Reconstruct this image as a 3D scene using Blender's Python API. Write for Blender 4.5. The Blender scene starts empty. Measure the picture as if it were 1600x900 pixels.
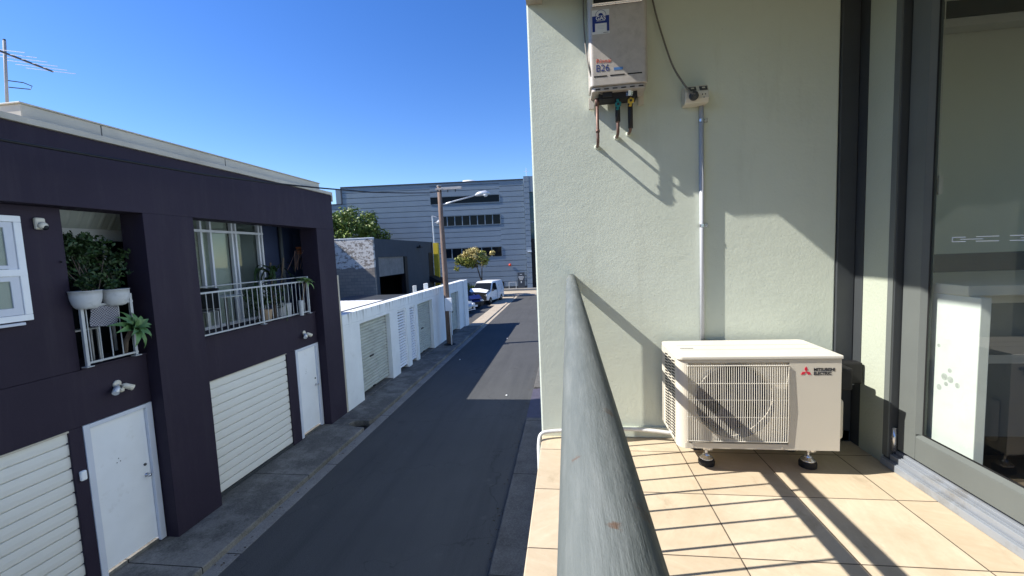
import bpy, math, random
import numpy as np
from mathutils import Vector, Matrix
random.seed(7); rng = np.random.default_rng(7)
S = bpy.context.scene
COL = S.collection
PI = math.pi
ORG = {}          # world origin of every root / part

# ------------------------------------------------------------------ helpers
class MB:
    def __init__(s): s.v=[]; s.f=[]; s.mi=[]; s.m=0
    def add(s, vs, fs):
        o=len(s.v); s.v += [tuple(p) for p in vs]
        s.f += [tuple(i+o for i in f) for f in fs]; s.mi += [s.m]*len(fs); return s
    def box(s,x0,x1,y0,y1,z0,z1):
        v=[(x,y,z) for z in (z0,z1) for y in (y0,y1) for x in (x0,x1)]
        return s.add(v,[(0,2,3,1),(4,5,7,6),(0,1,5,4),(2,6,7,3),(0,4,6,2),(1,3,7,5)])
    def prism(s,poly,axis,a,b):
        # poly: 2d points; axis x -> (y,z), y -> (x,z), z -> (x,y)
        def P(p,t): return {'x':(t,p[0],p[1]),'y':(p[0],t,p[1]),'z':(p[0],p[1],t)}[axis]
        n=len(poly); v=[P(p,a) for p in poly]+[P(p,b) for p in poly]
        f=[tuple(range(n)),tuple(range(2*n-1,n-1,-1))]+[(i,i+n,(i+1)%n+n,(i+1)%n) for i in range(n)]
        return s.add(v,f)
    def tube(s,pts,r,n=8,cap=True):
        pts=[Vector(p) for p in pts]; m=len(pts); rs=r if isinstance(r,(list,tuple)) else [r]*m
        up=None; v=[]; f=[]
        for i,p in enumerate(pts):
            t=(pts[min(i+1,m-1)]-pts[max(i-1,0)]).normalized()
            if up is None:
                up=Vector((0,0,1)) if abs(t.z)<.9 else Vector((1,0,0))
            a=t.cross(up)
            if a.length<1e-4: a=t.cross(Vector((.3,1,.2)))
            a.normalize(); b=a.cross(t).normalized(); up=b
            for k in range(n):
                th=2*PI*k/n; v.append(p+(a*math.cos(th)+b*math.sin(th))*rs[i])
        for i in range(m-1):
            for k in range(n):
                f.append((i*n+k,i*n+(k+1)%n,(i+1)*n+(k+1)%n,(i+1)*n+k))
        if cap: f += [tuple(range(n-1,-1,-1)),tuple(range((m-1)*n,m*n))]
        return s.add(v,f)
    def lathe(s,c,prof,n=20,axis='z'):
        v=[];f=[];m=len(prof)
        for r,h in prof:
            for k in range(n):
                th=2*PI*k/n; a,b=r*math.cos(th),r*math.sin(th)
                d={'z':(a,b,h),'y':(a,h,b),'x':(h,a,b)}[axis]
                v.append((c[0]+d[0],c[1]+d[1],c[2]+d[2]))
        for i in range(m-1):
            for k in range(n): f.append((i*n+k,i*n+(k+1)%n,(i+1)*n+(k+1)%n,(i+1)*n+k))
        f += [tuple(range(n-1,-1,-1)),tuple(range((m-1)*n,m*n))]
        return s.add(v,f)
    def strip(s,prof,axis,a,b):
        # open profile swept along an axis (single-sided sheet)
        def P(p,t): return {'x':(t,p[0],p[1]),'y':(p[0],t,p[1]),'z':(p[0],p[1],t)}[axis]
        n=len(prof); v=[P(p,a) for p in prof]+[P(p,b) for p in prof]
        return s.add(v,[(i,i+1,i+1+n,i+n) for i in range(n-1)])
    def loft(s,pts):
        # closed side outline (x,z,halfwidth) mirrored across y
        n=len(pts); v=[(x,-w,z) for x,z,w in pts]+[(x,w,z) for x,z,w in pts]
        f=[tuple(range(n)),tuple(range(2*n-1,n-1,-1))]+[(i,i+n,(i+1)%n+n,(i+1)%n) for i in range(n)]
        return s.add(v,f)
    def quad(s,a,b,c,d): return s.add([a,b,c,d],[(0,1,2,3)])
    def build(s,name,mat,parent=None,bevel=0,seg=2,smooth=False,local=False,label=None):
        me=bpy.data.meshes.new(name)
        o=Vector((0,0,0)) if (local or parent is None) else ORG[parent.name]
        me.from_pydata([(p[0]-o[0],p[1]-o[1],p[2]-o[2]) for p in s.v],[],s.f)
        mats=mat if isinstance(mat,(list,tuple)) else [mat]
        for m in mats: me.materials.append(m)
        if len(mats)>1: me.polygons.foreach_set('material_index',s.mi)
        me.validate()
        bpy_fix_normals(me)
        if smooth: 
            me.polygons.foreach_set('use_smooth',[True]*len(me.polygons))
        ob=bpy.data.objects.new(name,me); COL.objects.link(ob)
        if parent is not None: ob.parent=parent
        ORG[ob.name]=Vector(o)
        if label: ob['label']=label
        if bevel:
            b=ob.modifiers.new('bevel','BEVEL'); b.width=bevel; b.segments=seg; b.limit_method='ANGLE'; b.angle_limit=.6
            b.harden_normals=False
        return ob
import bmesh
def bpy_fix_normals(me):
    if len(me.polygons)>20000: return
    bm=bmesh.new(); bm.from_mesh(me); bmesh.ops.recalc_face_normals(bm,faces=bm.faces); bm.to_mesh(me); bm.free()

def thing(name,label,cat,loc,group=None,rz=0):
    o=bpy.data.objects.new(name,None); COL.objects.link(o); o.location=loc; o.rotation_euler=(0,0,rz)
    o.empty_display_size=.1
    o['label']=label; o['category']=cat
    if group: o['group']=group
    ORG[o.name]=Vector(loc); return o
def tag(o,label,cat,group=None):
    o['label']=label; o['category']=cat
    if group: o['group']=group
    return o
def struct(o): o['kind']='structure'; return o
def B(*a): return MB().box(*a)
def text(body,name,mat,parent,origin,size,xdir=(1,0,0),zdir=(0,0,1),off=.0,sx=1.0,align='LEFT'):
    cu=bpy.data.curves.new('lettering','FONT'); cu.body=body; cu.size=size; cu.offset=off; cu.align_x=align
    cu.extrude=.0004
    t=bpy.data.objects.new('lettering',cu); COL.objects.link(t)
    dg=bpy.context.evaluated_depsgraph_get(); me0=t.evaluated_get(dg).to_mesh()
    X=Vector(xdir); Z=Vector(zdir); N=X.cross(Z)
    mb=MB(); o=Vector(origin)
    mb.add([o+X*(v.co.x*sx)+Z*v.co.y-N*v.co.z*-1 for v in me0.vertices],[tuple(p.vertices) for p in me0.polygons])
    bpy.data.objects.remove(t); bpy.data.curves.remove(cu)
    return mb.build(name,mat,parent)

# ------------------------------------------------------------------ materials
def nt(name):
    m=bpy.data.materials.new(name); m.use_nodes=True; t=m.node_tree; b=t.nodes['Principled BSDF']; return m,t,b
def N(t,kind,**k):
    n=t.nodes.new(kind)
    for a,v in k.items():
        if a.startswith('i_'): 
            key=a[2:]; key=int(key) if key.isdigit() else key.replace('_',' ')
            n.inputs[key].default_value=v
        else: setattr(n,a,v)
    return n
def noise(t,scale,detail=4,stretch=None,rough=.6,pos=None):
    if pos is None: pos=N(t,'ShaderNodeNewGeometry').outputs['Position']
    if stretch:
        mp=N(t,'ShaderNodeMapping'); mp.inputs['Scale'].default_value=stretch; t.links.new(pos,mp.inputs['Vector']); pos=mp.outputs['Vector']
    n=N(t,'ShaderNodeTexNoise',i_Scale=scale,i_Detail=detail,i_Roughness=rough); t.links.new(pos,n.inputs['Vector']); return n.outputs['Fac']
def ramp(t,fac,stops):
    r=N(t,'ShaderNodeValToRGB'); e=r.color_ramp.elements
    e[0].position,e[0].color=stops[0][0],(*stops[0][1],1) if len(stops[0][1])==3 else stops[0][1]
    e[1].position,e[1].color=stops[-1][0],(*stops[-1][1],1)
    for p,c in stops[1:-1]:
        q=e.new(p); q.color=(*c,1)
    t.links.new(fac,r.inputs['Fac']); return r.outputs['Color']
def mixc(t,fac,a,b,mode='MIX'):
    m=N(t,'ShaderNodeMix',data_type='RGBA',blend_type=mode)
    for sock,val in ((m.inputs[0],fac),(m.inputs[6],a),(m.inputs[7],b)):
        if hasattr(val,'links'): t.links.new(val,sock)
        elif isinstance(val,(int,float)): sock.default_value=val
        else: sock.default_value=(*val,1)
    return m.outputs[2]
def math_(t,op,a,b=None,c=None):
    m=N(t,'ShaderNodeMath',operation=op)
    for i,v in enumerate((a,b,c)):
        if v is None: continue
        if hasattr(v,'links'): t.links.new(v,m.inputs[i])
        else: m.inputs[i].default_value=v
    return m.outputs[0]
def bump(t,b,h,strength=.3,dist=.01):
    n=N(t,'ShaderNodeBump',i_Strength=strength,i_Distance=dist); t.links.new(h,n.inputs['Height']); t.links.new(n.outputs['Normal'],b.inputs['Normal'])
def M(name,col,rough=.6,var=.12,scale=3,bs=0,bscale=80,metal=0,spec=.4,stretch=None,dirt=None,dscale=1.5,dstretch=None,dlo=.5,dhi=.75,island=0):
    m,t,b=nt(name)
    f=noise(t,scale,5,stretch)
    c=ramp(t,f,[(.25,tuple(x*(1-var) for x in col)),(.75,tuple(min(1,x*(1+var)) for x in col))])
    if dirt:
        d=noise(t,dscale,7,dstretch,.7); fac=ramp(t,d,[(dlo,(0,0,0)),(dhi,(1,1,1))]); c=mixc(t,fac,c,dirt)
    if island:
        g=N(t,'ShaderNodeNewGeometry'); hs=N(t,'ShaderNodeHueSaturation')
        mr=N(t,'ShaderNodeMapRange',i_3=1-island,i_4=1+island); t.links.new(g.outputs['Random Per Island'],mr.inputs[0])
        t.links.new(mr.outputs[0],hs.inputs['Value']); t.links.new(c,hs.inputs['Color']); c=hs.outputs['Color']
    t.links.new(c,b.inputs['Base Color'])
    b.inputs['Metallic'].default_value=metal; b.inputs['Specular IOR Level'].default_value=spec
    r=noise(t,scale*3.1,3); mr=N(t,'ShaderNodeMapRange',i_3=max(.03,rough-.08),i_4=min(1,rough+.08)); t.links.new(r,mr.inputs[0]); t.links.new(mr.outputs[0],b.inputs['Roughness'])
    if bs:
        bump(t,b,noise(t,bscale,4,stretch),bs,.01)
    return m

m_sage,t,b=nt('sage_render')
f1=noise(t,1.1,5); c=ramp(t,f1,[(.3,(.585,.63,.535)),(.7,(.655,.70,.605))])
st=noise(t,2.2,6,(2.5,2.5,.35),.7); c=mixc(t,ramp(t,st,[(.56,(0,0,0)),(.8,(.45,.45,.45))]),c,(.45,.465,.38))
sp=noise(t,55,2); c=mixc(t,ramp(t,sp,[(.73,(0,0,0)),(.78,(.3,.3,.3))]),c,(.3,.3,.24))
t.links.new(c,b.inputs['Base Color']); b.inputs['Roughness'].default_value=.85; b.inputs['Specular IOR Level'].default_value=.2
h=math_(t,'ADD',noise(t,85,3),math_(t,'MULTIPLY',noise(t,22,4),.9)); h=math_(t,'ADD',h,math_(t,'MULTIPLY',noise(t,6,5,(1,1,1.8),.6),2.0)); bump(t,b,h,.38,.002)

m_sage2=M('sage_dimmed_for_sun',(.40,.43,.35),.85,.08,1.5,.25,80,spec=.2)  # wall's sage darkened for the pilaster, offsetting the strong sun on it
m_tile,t,b=nt('floor_tile')
g=N(t,'ShaderNodeNewGeometry'); sep=N(t,'ShaderNodeSeparateXYZ'); t.links.new(g.outputs['Position'],sep.inputs[0])
u=math_(t,'DIVIDE',math_(t,'SUBTRACT',sep.outputs[0],.196),.4); w=math_(t,'DIVIDE',math_(t,'SUBTRACT',sep.outputs[1],2.374),.4135)
du=math_(t,'MULTIPLY',math_(t,'PINGPONG',u,.5),.4); dw=math_(t,'MULTIPLY',math_(t,'PINGPONG',w,.5),.4135)
dd=math_(t,'ADD',math_(t,'MINIMUM',du,dw),math_(t,'MULTIPLY',math_(t,'SUBTRACT',noise(t,30,3),.5),.0015))
gr=math_(t,'LESS_THAN',dd,.0026)
cb=N(t,'ShaderNodeCombineXYZ'); t.links.new(math_(t,'FLOOR',u),cb.inputs[0]); t.links.new(math_(t,'FLOOR',w),cb.inputs[1])
wn=N(t,'ShaderNodeTexWhiteNoise'); t.links.new(cb.outputs[0],wn.inputs['Vector'])
rv=N(t,'ShaderNodeVectorRotate',rotation_type='Z_AXIS'); t.links.new(g.outputs['Position'],rv.inputs['Vector']); t.links.new(math_(t,'MULTIPLY',wn.outputs['Value'],6.0),rv.inputs['Angle'])
s1=noise(t,7,6,(1,5,1),.65,pos=rv.outputs[0]); c=ramp(t,s1,[(.3,(.50,.405,.28)),(.55,(.57,.475,.34)),(.75,(.64,.55,.41))])
c=mixc(t,.5,c,ramp(t,wn.outputs['Value'],[(0,(.48,.385,.265)),(.5,(.57,.47,.335)),(1,(.64,.55,.42))]))
s2=noise(t,3,7,None,.7); c=mixc(t,ramp(t,s2,[(.46,(0,0,0)),(.72,(.7,.7,.7))]),c,(.42,.335,.225))
s4=noise(t,9,7,(1,.5,1),.75); c=mixc(t,ramp(t,s4,[(.58,(0,0,0)),(.70,(.55,.55,.55))]),c,(.37,.29,.195))
s3=noise(t,120,2); c=mixc(t,ramp(t,s3,[(.7,(0,0,0)),(.76,(.35,.35,.35))]),c,(.32,.22,.13))
c=mixc(t,gr,c,(.10,.075,.055)); t.links.new(c,b.inputs['Base Color']); b.inputs['Roughness'].default_value=.55; b.inputs['Specular IOR Level'].default_value=.3
bump(t,b,math_(t,'SUBTRACT',math_(t,'MULTIPLY',s1,.25),gr),.5,.003)

m_rail,t,b=nt('weathered_rail_paint')
f1=noise(t,60,6,(1,.09,1),.7); c=ramp(t,f1,[(.3,(.108,.124,.118)),(.5,(.137,.153,.145)),(.72,(.182,.198,.188))])
ch=noise(t,38,5,(1,.45,1),.7); c=mixc(t,ramp(t,ch,[(.66,(0,0,0)),(.7,(.55,.55,.55))]),c,(.25,.27,.265))
g=N(t,'ShaderNodeNewGeometry').outputs['Position']; rf=None
for q,rad in (((.034,.374,-.146),.011),((.042,.235,-.151),.013),((.020,.21,-.142),.006),((.001,.29,-.147),.006),((.020,2.37,-.141),.016),((.02,2.30,-.141),.014),((.024,2.47,-.141),.009)):
    d=N(t,'ShaderNodeVectorMath',operation='DISTANCE'); t.links.new(g,d.inputs[0]); d.inputs[1].default_value=q
    k=math_(t,'DIVIDE',d.outputs['Value'],rad); rf=k if rf is None else math_(t,'MINIMUM',rf,k)
rf=math_(t,'ADD',rf,math_(t,'MULTIPLY',math_(t,'SUBTRACT',noise(t,220,6,None,.75),.5),3.2))
c=mixc(t,ramp(t,rf,[(.0,(.8,.8,.8)),(.7,(0,0,0))]),c,(.12,.065,.035))
t.links.new(c,b.inputs['Base Color']); b.inputs['Roughness'].default_value=.62; b.inputs['Specular IOR Level'].default_value=.3
bump(t,b,math_(t,'ADD',math_(t,'MULTIPLY',noise(t,90,6,(1,.06,1),.75),1.3),math_(t,'MULTIPLY',ch,1.5)),.5,.002)

m_asph,t,b=nt('asphalt')
f1=noise(t,.5,5); c=ramp(t,f1,[(.3,(.050,.053,.056)),(.7,(.074,.077,.080))])
f2=noise(t,1.2,6,(3,.4,1)); c=mixc(t,ramp(t,f2,[(.55,(0,0,0)),(.75,(.6,.6,.6))]),c,(.042,.045,.048))
f3=noise(t,90,3); c=mixc(t,.5,c,ramp(t,f3,[(.35,(.033,.033,.033)),(.7,(.14,.14,.138))]))
f4=noise(t,.9,6,(2.2,.12,1),.65); c=mixc(t,ramp(t,f4,[(.50,(0,0,0)),(.68,(.3,.3,.3))]),c,(.030,.032,.035))
f5=noise(t,1.7,7,None,.7); c=mixc(t,ramp(t,f5,[(.62,(0,0,0)),(.70,(.6,.6,.6))]),c,(.105,.105,.10))
vo=N(t,'ShaderNodeTexVoronoi',feature='DISTANCE_TO_EDGE',i_Scale=.33); 
nv=N(t,'ShaderNodeTexNoise',i_Scale=1.5,i_Detail=5); gp=N(t,'ShaderNodeNewGeometry').outputs['Position']; t.links.new(gp,nv.inputs['Vector'])
va=N(t,'ShaderNodeVectorMath',operation='MULTIPLY_ADD'); t.links.new(nv.outputs['Color'],va.inputs[0]); va.inputs[1].default_value=(1.2,1.2,0); t.links.new(gp,va.inputs[2]); t.links.new(va.outputs[0],vo.inputs['Vector'])
c=mixc(t,math_(t,'MULTIPLY',math_(t,'LESS_THAN',vo.outputs['Distance'],.0025),.35),c,(.025,.025,.026))
t.links.new(c,b.inputs['Base Color']); b.inputs['Roughness'].default_value=.85; b.inputs['Specular IOR Level'].default_value=.25
bump(t,b,f3,.5,.006)

def concrete(name,col,dark,dlo=.45,dhi=.7,joint=0):
    m,t,b=nt(name)
    f=noise(t,3,6); c=ramp(t,f,[(.3,tuple(x*.82 for x in col)),(.7,tuple(x*1.15 for x in col))])
    d=noise(t,1.6,8,None,.75); c=mixc(t,ramp(t,d,[(dlo,(0,0,0)),(dhi,(.85,.85,.85))]),c,dark)
    d=noise(t,45,4,None,.7); c=mixc(t,.4,c,ramp(t,d,[(.35,tuple(x*.5 for x in col)),(.7,tuple(min(1,x*1.5) for x in col))]))
    if joint:
        s=N(t,'ShaderNodeSeparateXYZ'); t.links.new(N(t,'ShaderNodeNewGeometry').outputs['Position'],s.inputs[0])
        p=math_(t,'MULTIPLY',math_(t,'PINGPONG',math_(t,'DIVIDE',s.outputs[1],joint),.5),joint)
        c=mixc(t,math_(t,'LESS_THAN',p,.008),c,(.02,.02,.02))
    t.links.new(c,b.inputs['Base Color']); b.inputs['Roughness'].default_value=.9; b.inputs['Specular IOR Level'].default_value=.15
    bump(t,b,noise(t,60,5),.5,.008); return m
m_path=concrete('footpath_concrete',(.22,.212,.195),(.045,.045,.042),.40,.55,2.4)
m_gutter=concrete('gutter_concrete',(.26,.25,.235),(.13,.125,.12),.45,.75,2.6)
m_beige=concrete('pale_concrete',(.42,.36,.28),(.25,.21,.16),.5,.8,3)
m_rpath=concrete('stained_kerb_concrete',(.15,.145,.14),(.05,.048,.045),.35,.62,2.5)

m_purple,t,b=nt('aubergine_render')
f=noise(t,.7,6); c=ramp(t,f,[(.3,(.019,.0128,.026)),(.7,(.028,.0195,.036))])
d=noise(t,2.6,7,(1.5,1.5,.16),.72); c=mixc(t,ramp(t,d,[(.52,(0,0,0)),(.78,(.7,.7,.7))]),c,(.042,.033,.046))
d=noise(t,5,6,None,.7); c=mixc(t,ramp(t,d,[(.62,(0,0,0)),(.74,(.5,.5,.5))]),c,(.024,.019,.03))
d=noise(t,26,5,None,.8); c=mixc(t,ramp(t,d,[(.70,(0,0,0)),(.76,(.5,.5,.5))]),c,(.09,.082,.09))
t.links.new(c,b.inputs['Base Color']); b.inputs['Roughness'].default_value=.7; b.inputs['Specular IOR Level'].default_value=.3
bump(t,b,math_(t,'ADD',noise(t,140,4),math_(t,'MULTIPLY',noise(t,6,4),2.0)),.5,.006)
m_navy=M('dark_balcony_paint',(.016,.015,.03),.75,.15,1.5,.2,90)
m_blue=M('dark_blue_paint',(.018,.030,.075),.7,.15,1.5,.2,90)
m_cream=M('cream_metal',(.52,.47,.38),.5,.10,1.0,dirt=(.40,.36,.29),dscale=1.2)
m_white=M('white_gloss_paint',(.84,.86,.88),.4,.05,2,.08,40,dirt=(.62,.62,.60),dscale=3,dlo=.6,dhi=.85)
m_whitetrim=M('white_trim',(.62,.65,.72),.45,.06,2,.05,40)
m_alu=M('grey_galvanised_rail',(.42,.44,.46),.45,.15,9,metal=.2)
m_gdoor=M('ivory_garage_panel',(.75,.74,.69),.55,.04,1.2,.12,200,dirt=(.60,.58,.53),dscale=1.2,dstretch=(1,1,.4),dlo=.6,dhi=.85)
m_dark=M('black_rubber',(.015,.015,.016),.7,.1,5)
m_darkgrey=M('charcoal_metal',(.045,.050,.055),.45,.12,4,spec=.4)
m_frame=M('grey_door_frame',(.125,.137,.130),.6,.07,3,.06,50,spec=.15)
m_frame2=M('dark_door_jamb',(.045,.05,.053),.5,.1,3)
m_track=M('sill_aluminium',(.33,.36,.40),.42,.12,8,metal=.35,stretch=(1,.2,1),dirt=(.22,.21,.19),dscale=8)
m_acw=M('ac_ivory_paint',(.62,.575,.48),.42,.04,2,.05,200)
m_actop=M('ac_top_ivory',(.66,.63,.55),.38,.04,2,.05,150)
m_ivory=M('ivory_plastic',(.66,.62,.52),.45,.05,4,dirt=(.42,.38,.30),dscale=14,dlo=.55,dhi=.8)
m_heater=M('heater_champagne_metal',(.50,.46,.42),.42,.08,30,.05,200,metal=.1,dirt=(.40,.365,.33),dscale=22,dlo=.5,dhi=.75)
m_black=M('near_black',(.008,.008,.009),.6,.1,4)
m_shroud=M('fan_shroud',(.012,.011,.018),.5,.1,4)
m_fan=M('fan_blade_plastic',(.040,.037,.065),.4,.08,4)
m_zinc=M('zinc_plate',(.62,.63,.65),.25,.1,20,metal=.9)
m_copper=M('weathered_copper',(.17,.10,.08),.5,.35,30,metal=.35,dirt=(.13,.10,.09),dscale=40)
m_lag=M('pipe_lagging',(.022,.022,.024),.7,.2,20)
m_teal=M('teal_valve',(.01,.20,.20),.4,.1,10)
m_yellow=M('yellow_valve',(.72,.47,.05),.4,.1,10)
m_conduit=M('conduit_grey_pvc',(.50,.52,.56),.5,.06,6)
m_pvcw=M('white_pvc',(.66,.67,.66),.45,.08,6,dirt=(.48,.47,.43),dscale=10)
m_cord=M('grey_cord',(.17,.16,.14),.55,.08,10)
m_red=M('red_print',(.62,.02,.05),.5,.03,4)
m_ink=M('black_print',(.02,.02,.022),.5,.03,4)
m_navyink=M('blue_print',(.01,.035,.22),.45,.05,4)
m_bluelab=M('blue_label',(.08,.20,.45),.45,.08,20)
m_paper=M('white_label',(.72,.73,.72),.5,.05,10)
m_redprint=M('orange_red_print',(.65,.07,.03),.5,.03,4)
m_gw,t,b=nt('garage_white_paint')
f=noise(t,1.3,5); c=ramp(t,f,[(.3,(.70,.73,.74)),(.7,(.80,.83,.84))])
s_=N(t,'ShaderNodeSeparateXYZ'); t.links.new(N(t,'ShaderNodeNewGeometry').outputs['Position'],s_.inputs[0])
drip=noise(t,3.2,5,(1,2.2,.03),.7); mr=N(t,'ShaderNodeMapRange',i_1=-2.1,i_2=-1.47,i_3=-.14,i_4=.12); t.links.new(s_.outputs[2],mr.inputs[0])
c=mixc(t,ramp(t,math_(t,'ADD',drip,mr.outputs[0]),[(.60,(0,0,0)),(.72,(.75,.75,.75))]),c,(.30,.31,.29))
d=noise(t,2.0,7,None,.75); c=mixc(t,ramp(t,d,[(.58,(0,0,0)),(.75,(.5,.5,.5))]),c,(.52,.53,.50))
t.links.new(c,b.inputs['Base Color']); b.inputs['Roughness'].default_value=.75; bump(t,b,noise(t,50,5),.4,.006)
m_roller=M('roller_door_grey_green',(.44,.465,.42),.5,.08,2,dirt=(.28,.29,.26),dscale=2,dstretch=(1,1,3))
m_roofw=M('white_sheet_roof',(.80,.80,.79),.4,.04,3)
m_wood=M('weathered_timber_pole',(.185,.125,.095),.85,.4,8,.6,30,stretch=(6,6,.5),dirt=(.24,.21,.19),dscale=3,dstretch=(4,4,.5))
m_polegrey=M('pale_timber',(.36,.34,.33),.8,.2,5,.3,30)
m_galv=M('galvanised_steel',(.60,.61,.62),.4,.12,12,metal=.4)
m_wkdark=M('charcoal_render',(.055,.066,.080),.8,.1,1.2,.2,40)
m_side=M('grey_blue_cladding',(.215,.265,.315),.5,.07,.8,spec=.35)
m_glassd,t,b=nt('dark_window_glass'); b.inputs['Base Color'].default_value=(.010,.013,.017,1); b.inputs['Roughness'].default_value=.08; b.inputs['Specular IOR Level'].default_value=.12
m_glasst,t,b=nt('teal_window_glass'); b.inputs['Base Color'].default_value=(.02,.07,.09,1); b.inputs['Roughness'].default_value=.08
def clear(name,tint,extra=0.0,k=1.7):
    m=bpy.data.materials.new(name); m.use_nodes=True; t=m.node_tree
    for n in list(t.nodes): t.nodes.remove(n)
    o=N(t,'ShaderNodeOutputMaterial'); tr=N(t,'ShaderNodeBsdfTransparent'); tr.inputs[0].default_value=(*tint,1)
    gl=N(t,'ShaderNodeBsdfGlossy',i_Roughness=.0); lw=N(t,'ShaderNodeLayerWeight',i_Blend=.5); fr=math_(t,'ADD',.045,math_(t,'MULTIPLY',math_(t,'POWER',lw.outputs['Facing'],5.0),.9))
    mx=N(t,'ShaderNodeMixShader'); t.links.new(math_(t,'ADD',math_(t,'MULTIPLY',fr,k),extra),mx.inputs[0]); t.links.new(tr.outputs[0],mx.inputs[1]); t.links.new(gl.outputs[0],mx.inputs[2]); t.links.new(mx.outputs[0],o.inputs[0]); return m
m_glass=clear('door_glass',(.86,.90,.87))
m_pane=clear('window_pane',(.85,.88,.86),k=.8)
m_blind=M('pale_blind',(.50,.53,.50),.8,.08,1.2,.1,20)
m_blind2=M('grey_blind',(.16,.18,.19),.8,.08,1.2)
m_curtain=M('striped_curtain',(.50,.49,.44),.9,.2,6,stretch=(1,1,6))
m_awn=M('ribbed_translucent_sheet',(.55,.60,.57),.5,.05,2)
m_pot=M('pale_glazed_pot',(.52,.53,.54),.6,.14,5,.1,30,dirt=(.32,.34,.36),dscale=7,dlo=.55,dhi=.75)
m_terra=M('terracotta',(.34,.11,.045),.8,.15,8)
m_tan=M('tan_pot',(.36,.26,.17),.7,.12,8)
m_soil=M('potting_soil',(.03,.022,.016),.95,.3,30)
m_leafd=M('dark_leaf',(.026,.055,.016),.5,.3,9,island=.5)
m_leafm=M('mid_leaf',(.13,.18,.03),.5,.3,2,island=.5)
m_leafy=M('yellow_green_leaf',(.24,.25,.05),.5,.35,1.2,island=.45)
m_leafp=M('pinkish_new_leaf',(.50,.42,.17),.5,.25,2,island=.4)
m_agave=M('agave_leaf',(.10,.20,.065),.42,.25,9,.1,40,island=.25)
m_agave2=M('pale_agave_leaf',(.20,.30,.09),.42,.25,9,island=.25)
m_bark=M('bark',(.13,.10,.075),.9,.3,12,.5,40)
m_towel,t,b=nt('checked_towel')
bk=N(t,'ShaderNodeTexChecker',i_Scale=60); t.links.new(N(t,'ShaderNodeNewGeometry').outputs['Position'],bk.inputs['Vector']); bk.inputs[1].default_value=(.07,.07,.09,1); bk.inputs[2].default_value=(.30,.30,.34,1); t.links.new(bk.outputs[0],b.inputs['Base Color']); b.inputs['Roughness'].default_value=.95
m_carw=M('white_car_paint',(.72,.74,.77),.28,.03,2,spec=.5)
m_carb=M('dark_blue_car_paint',(.012,.016,.09),.25,.05,2,spec=.6)
m_cars=M('silver_blue_car_paint',(.36,.42,.48),.28,.05,2,metal=.3)
m_tyre=M('tyre',(.014,.014,.015),.8,.1,10)
m_rim=M('alloy_rim',(.42,.43,.44),.35,.1,6,metal=.6)
m_lens=M('lamp_lens',(.68,.70,.72),.2,.05,6)
m_plateM=M('number_plate',(.62,.62,.55),.5,.05,6)
m_yel=M('yellow_painted_steel',(.60,.46,.035),.55,.1,3,dirt=(.45,.33,.04),dscale=3)
m_room=M('room_wall_plaster',(.70,.69,.58),.9,.04,1)
m_roomf=M('room_floor_boards',(.10,.075,.055),.45,.2,4,stretch=(6,.6,1))
m_bench=M('bench_laminate',(.66,.64,.58),.4,.04,4)
m_panel=M('white_cabinet_panel',(.74,.76,.74),.5,.03,6,dirt=(.66,.68,.65),dscale=9)
m_stain=M('grey_smudge',(.45,.47,.45),.7,.3,60)
m_street=M('street_bounce_render',(.47,.54,.56),.85,.06,1.5,.2,60)  # tone of unseen street-side faces, set for the light they bounce
m_decal=M('frosted_decal',(.72,.76,.78),.6,.03,6)
m_sheetw=M('white_roof_box',(.72,.73,.74),.5,.05,3)
m_plate=M('steel_plate',(.065,.06,.085),.6,.2,6,.15,40)
# bricks, old white paint flaking
m_brick,t,b=nt('flaking_white_block')
gp=N(t,'ShaderNodeNewGeometry').outputs['Position']; mp=N(t,'ShaderNodeMapping'); mp.inputs['Rotation'].default_value=(PI/2,0,0); t.links.new(gp,mp.inputs['Vector'])
bk=N(t,'ShaderNodeTexBrick',offset=.5,i_Scale=1.0); t.links.new(mp.outputs[0],bk.inputs['Vector'])
bk.inputs['Brick Width'].default_value=.42; bk.inputs['Row Height'].default_value=.21; bk.inputs['Mortar Size'].default_value=.012
bk.inputs['Color1'].default_value=(.30,.26,.22,1); bk.inputs['Color2'].default_value=(.22,.20,.18,1); bk.inputs['Mortar'].default_value=(.17,.16,.15,1)
sz=N(t,'ShaderNodeSeparateXYZ'); t.links.new(gp,sz.inputs[0])
pz=math_(t,'ADD',sz.outputs[2],math_(t,'MULTIPLY',math_(t,'SUBTRACT',noise(t,2.5,5),.5),.5)); pm=math_(t,'GREATER_THAN',pz,-.62)
fl=noise(t,3.6,6,(1,1,1.6),.7); fm=ramp(t,fl,[(.50,(1,1,1)),(.55,(0,0,0))])
c=mixc(t,math_(t,'MULTIPLY',pm,fm),bk.outputs['Color'],mixc(t,.25,(.74,.73,.70),bk.outputs['Color']))
t.links.new(c,b.inputs['Base Color']); b.inputs['Roughness'].default_value=.9; bump(t,b,bk.outputs['Fac'],-.6,.01)

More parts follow.
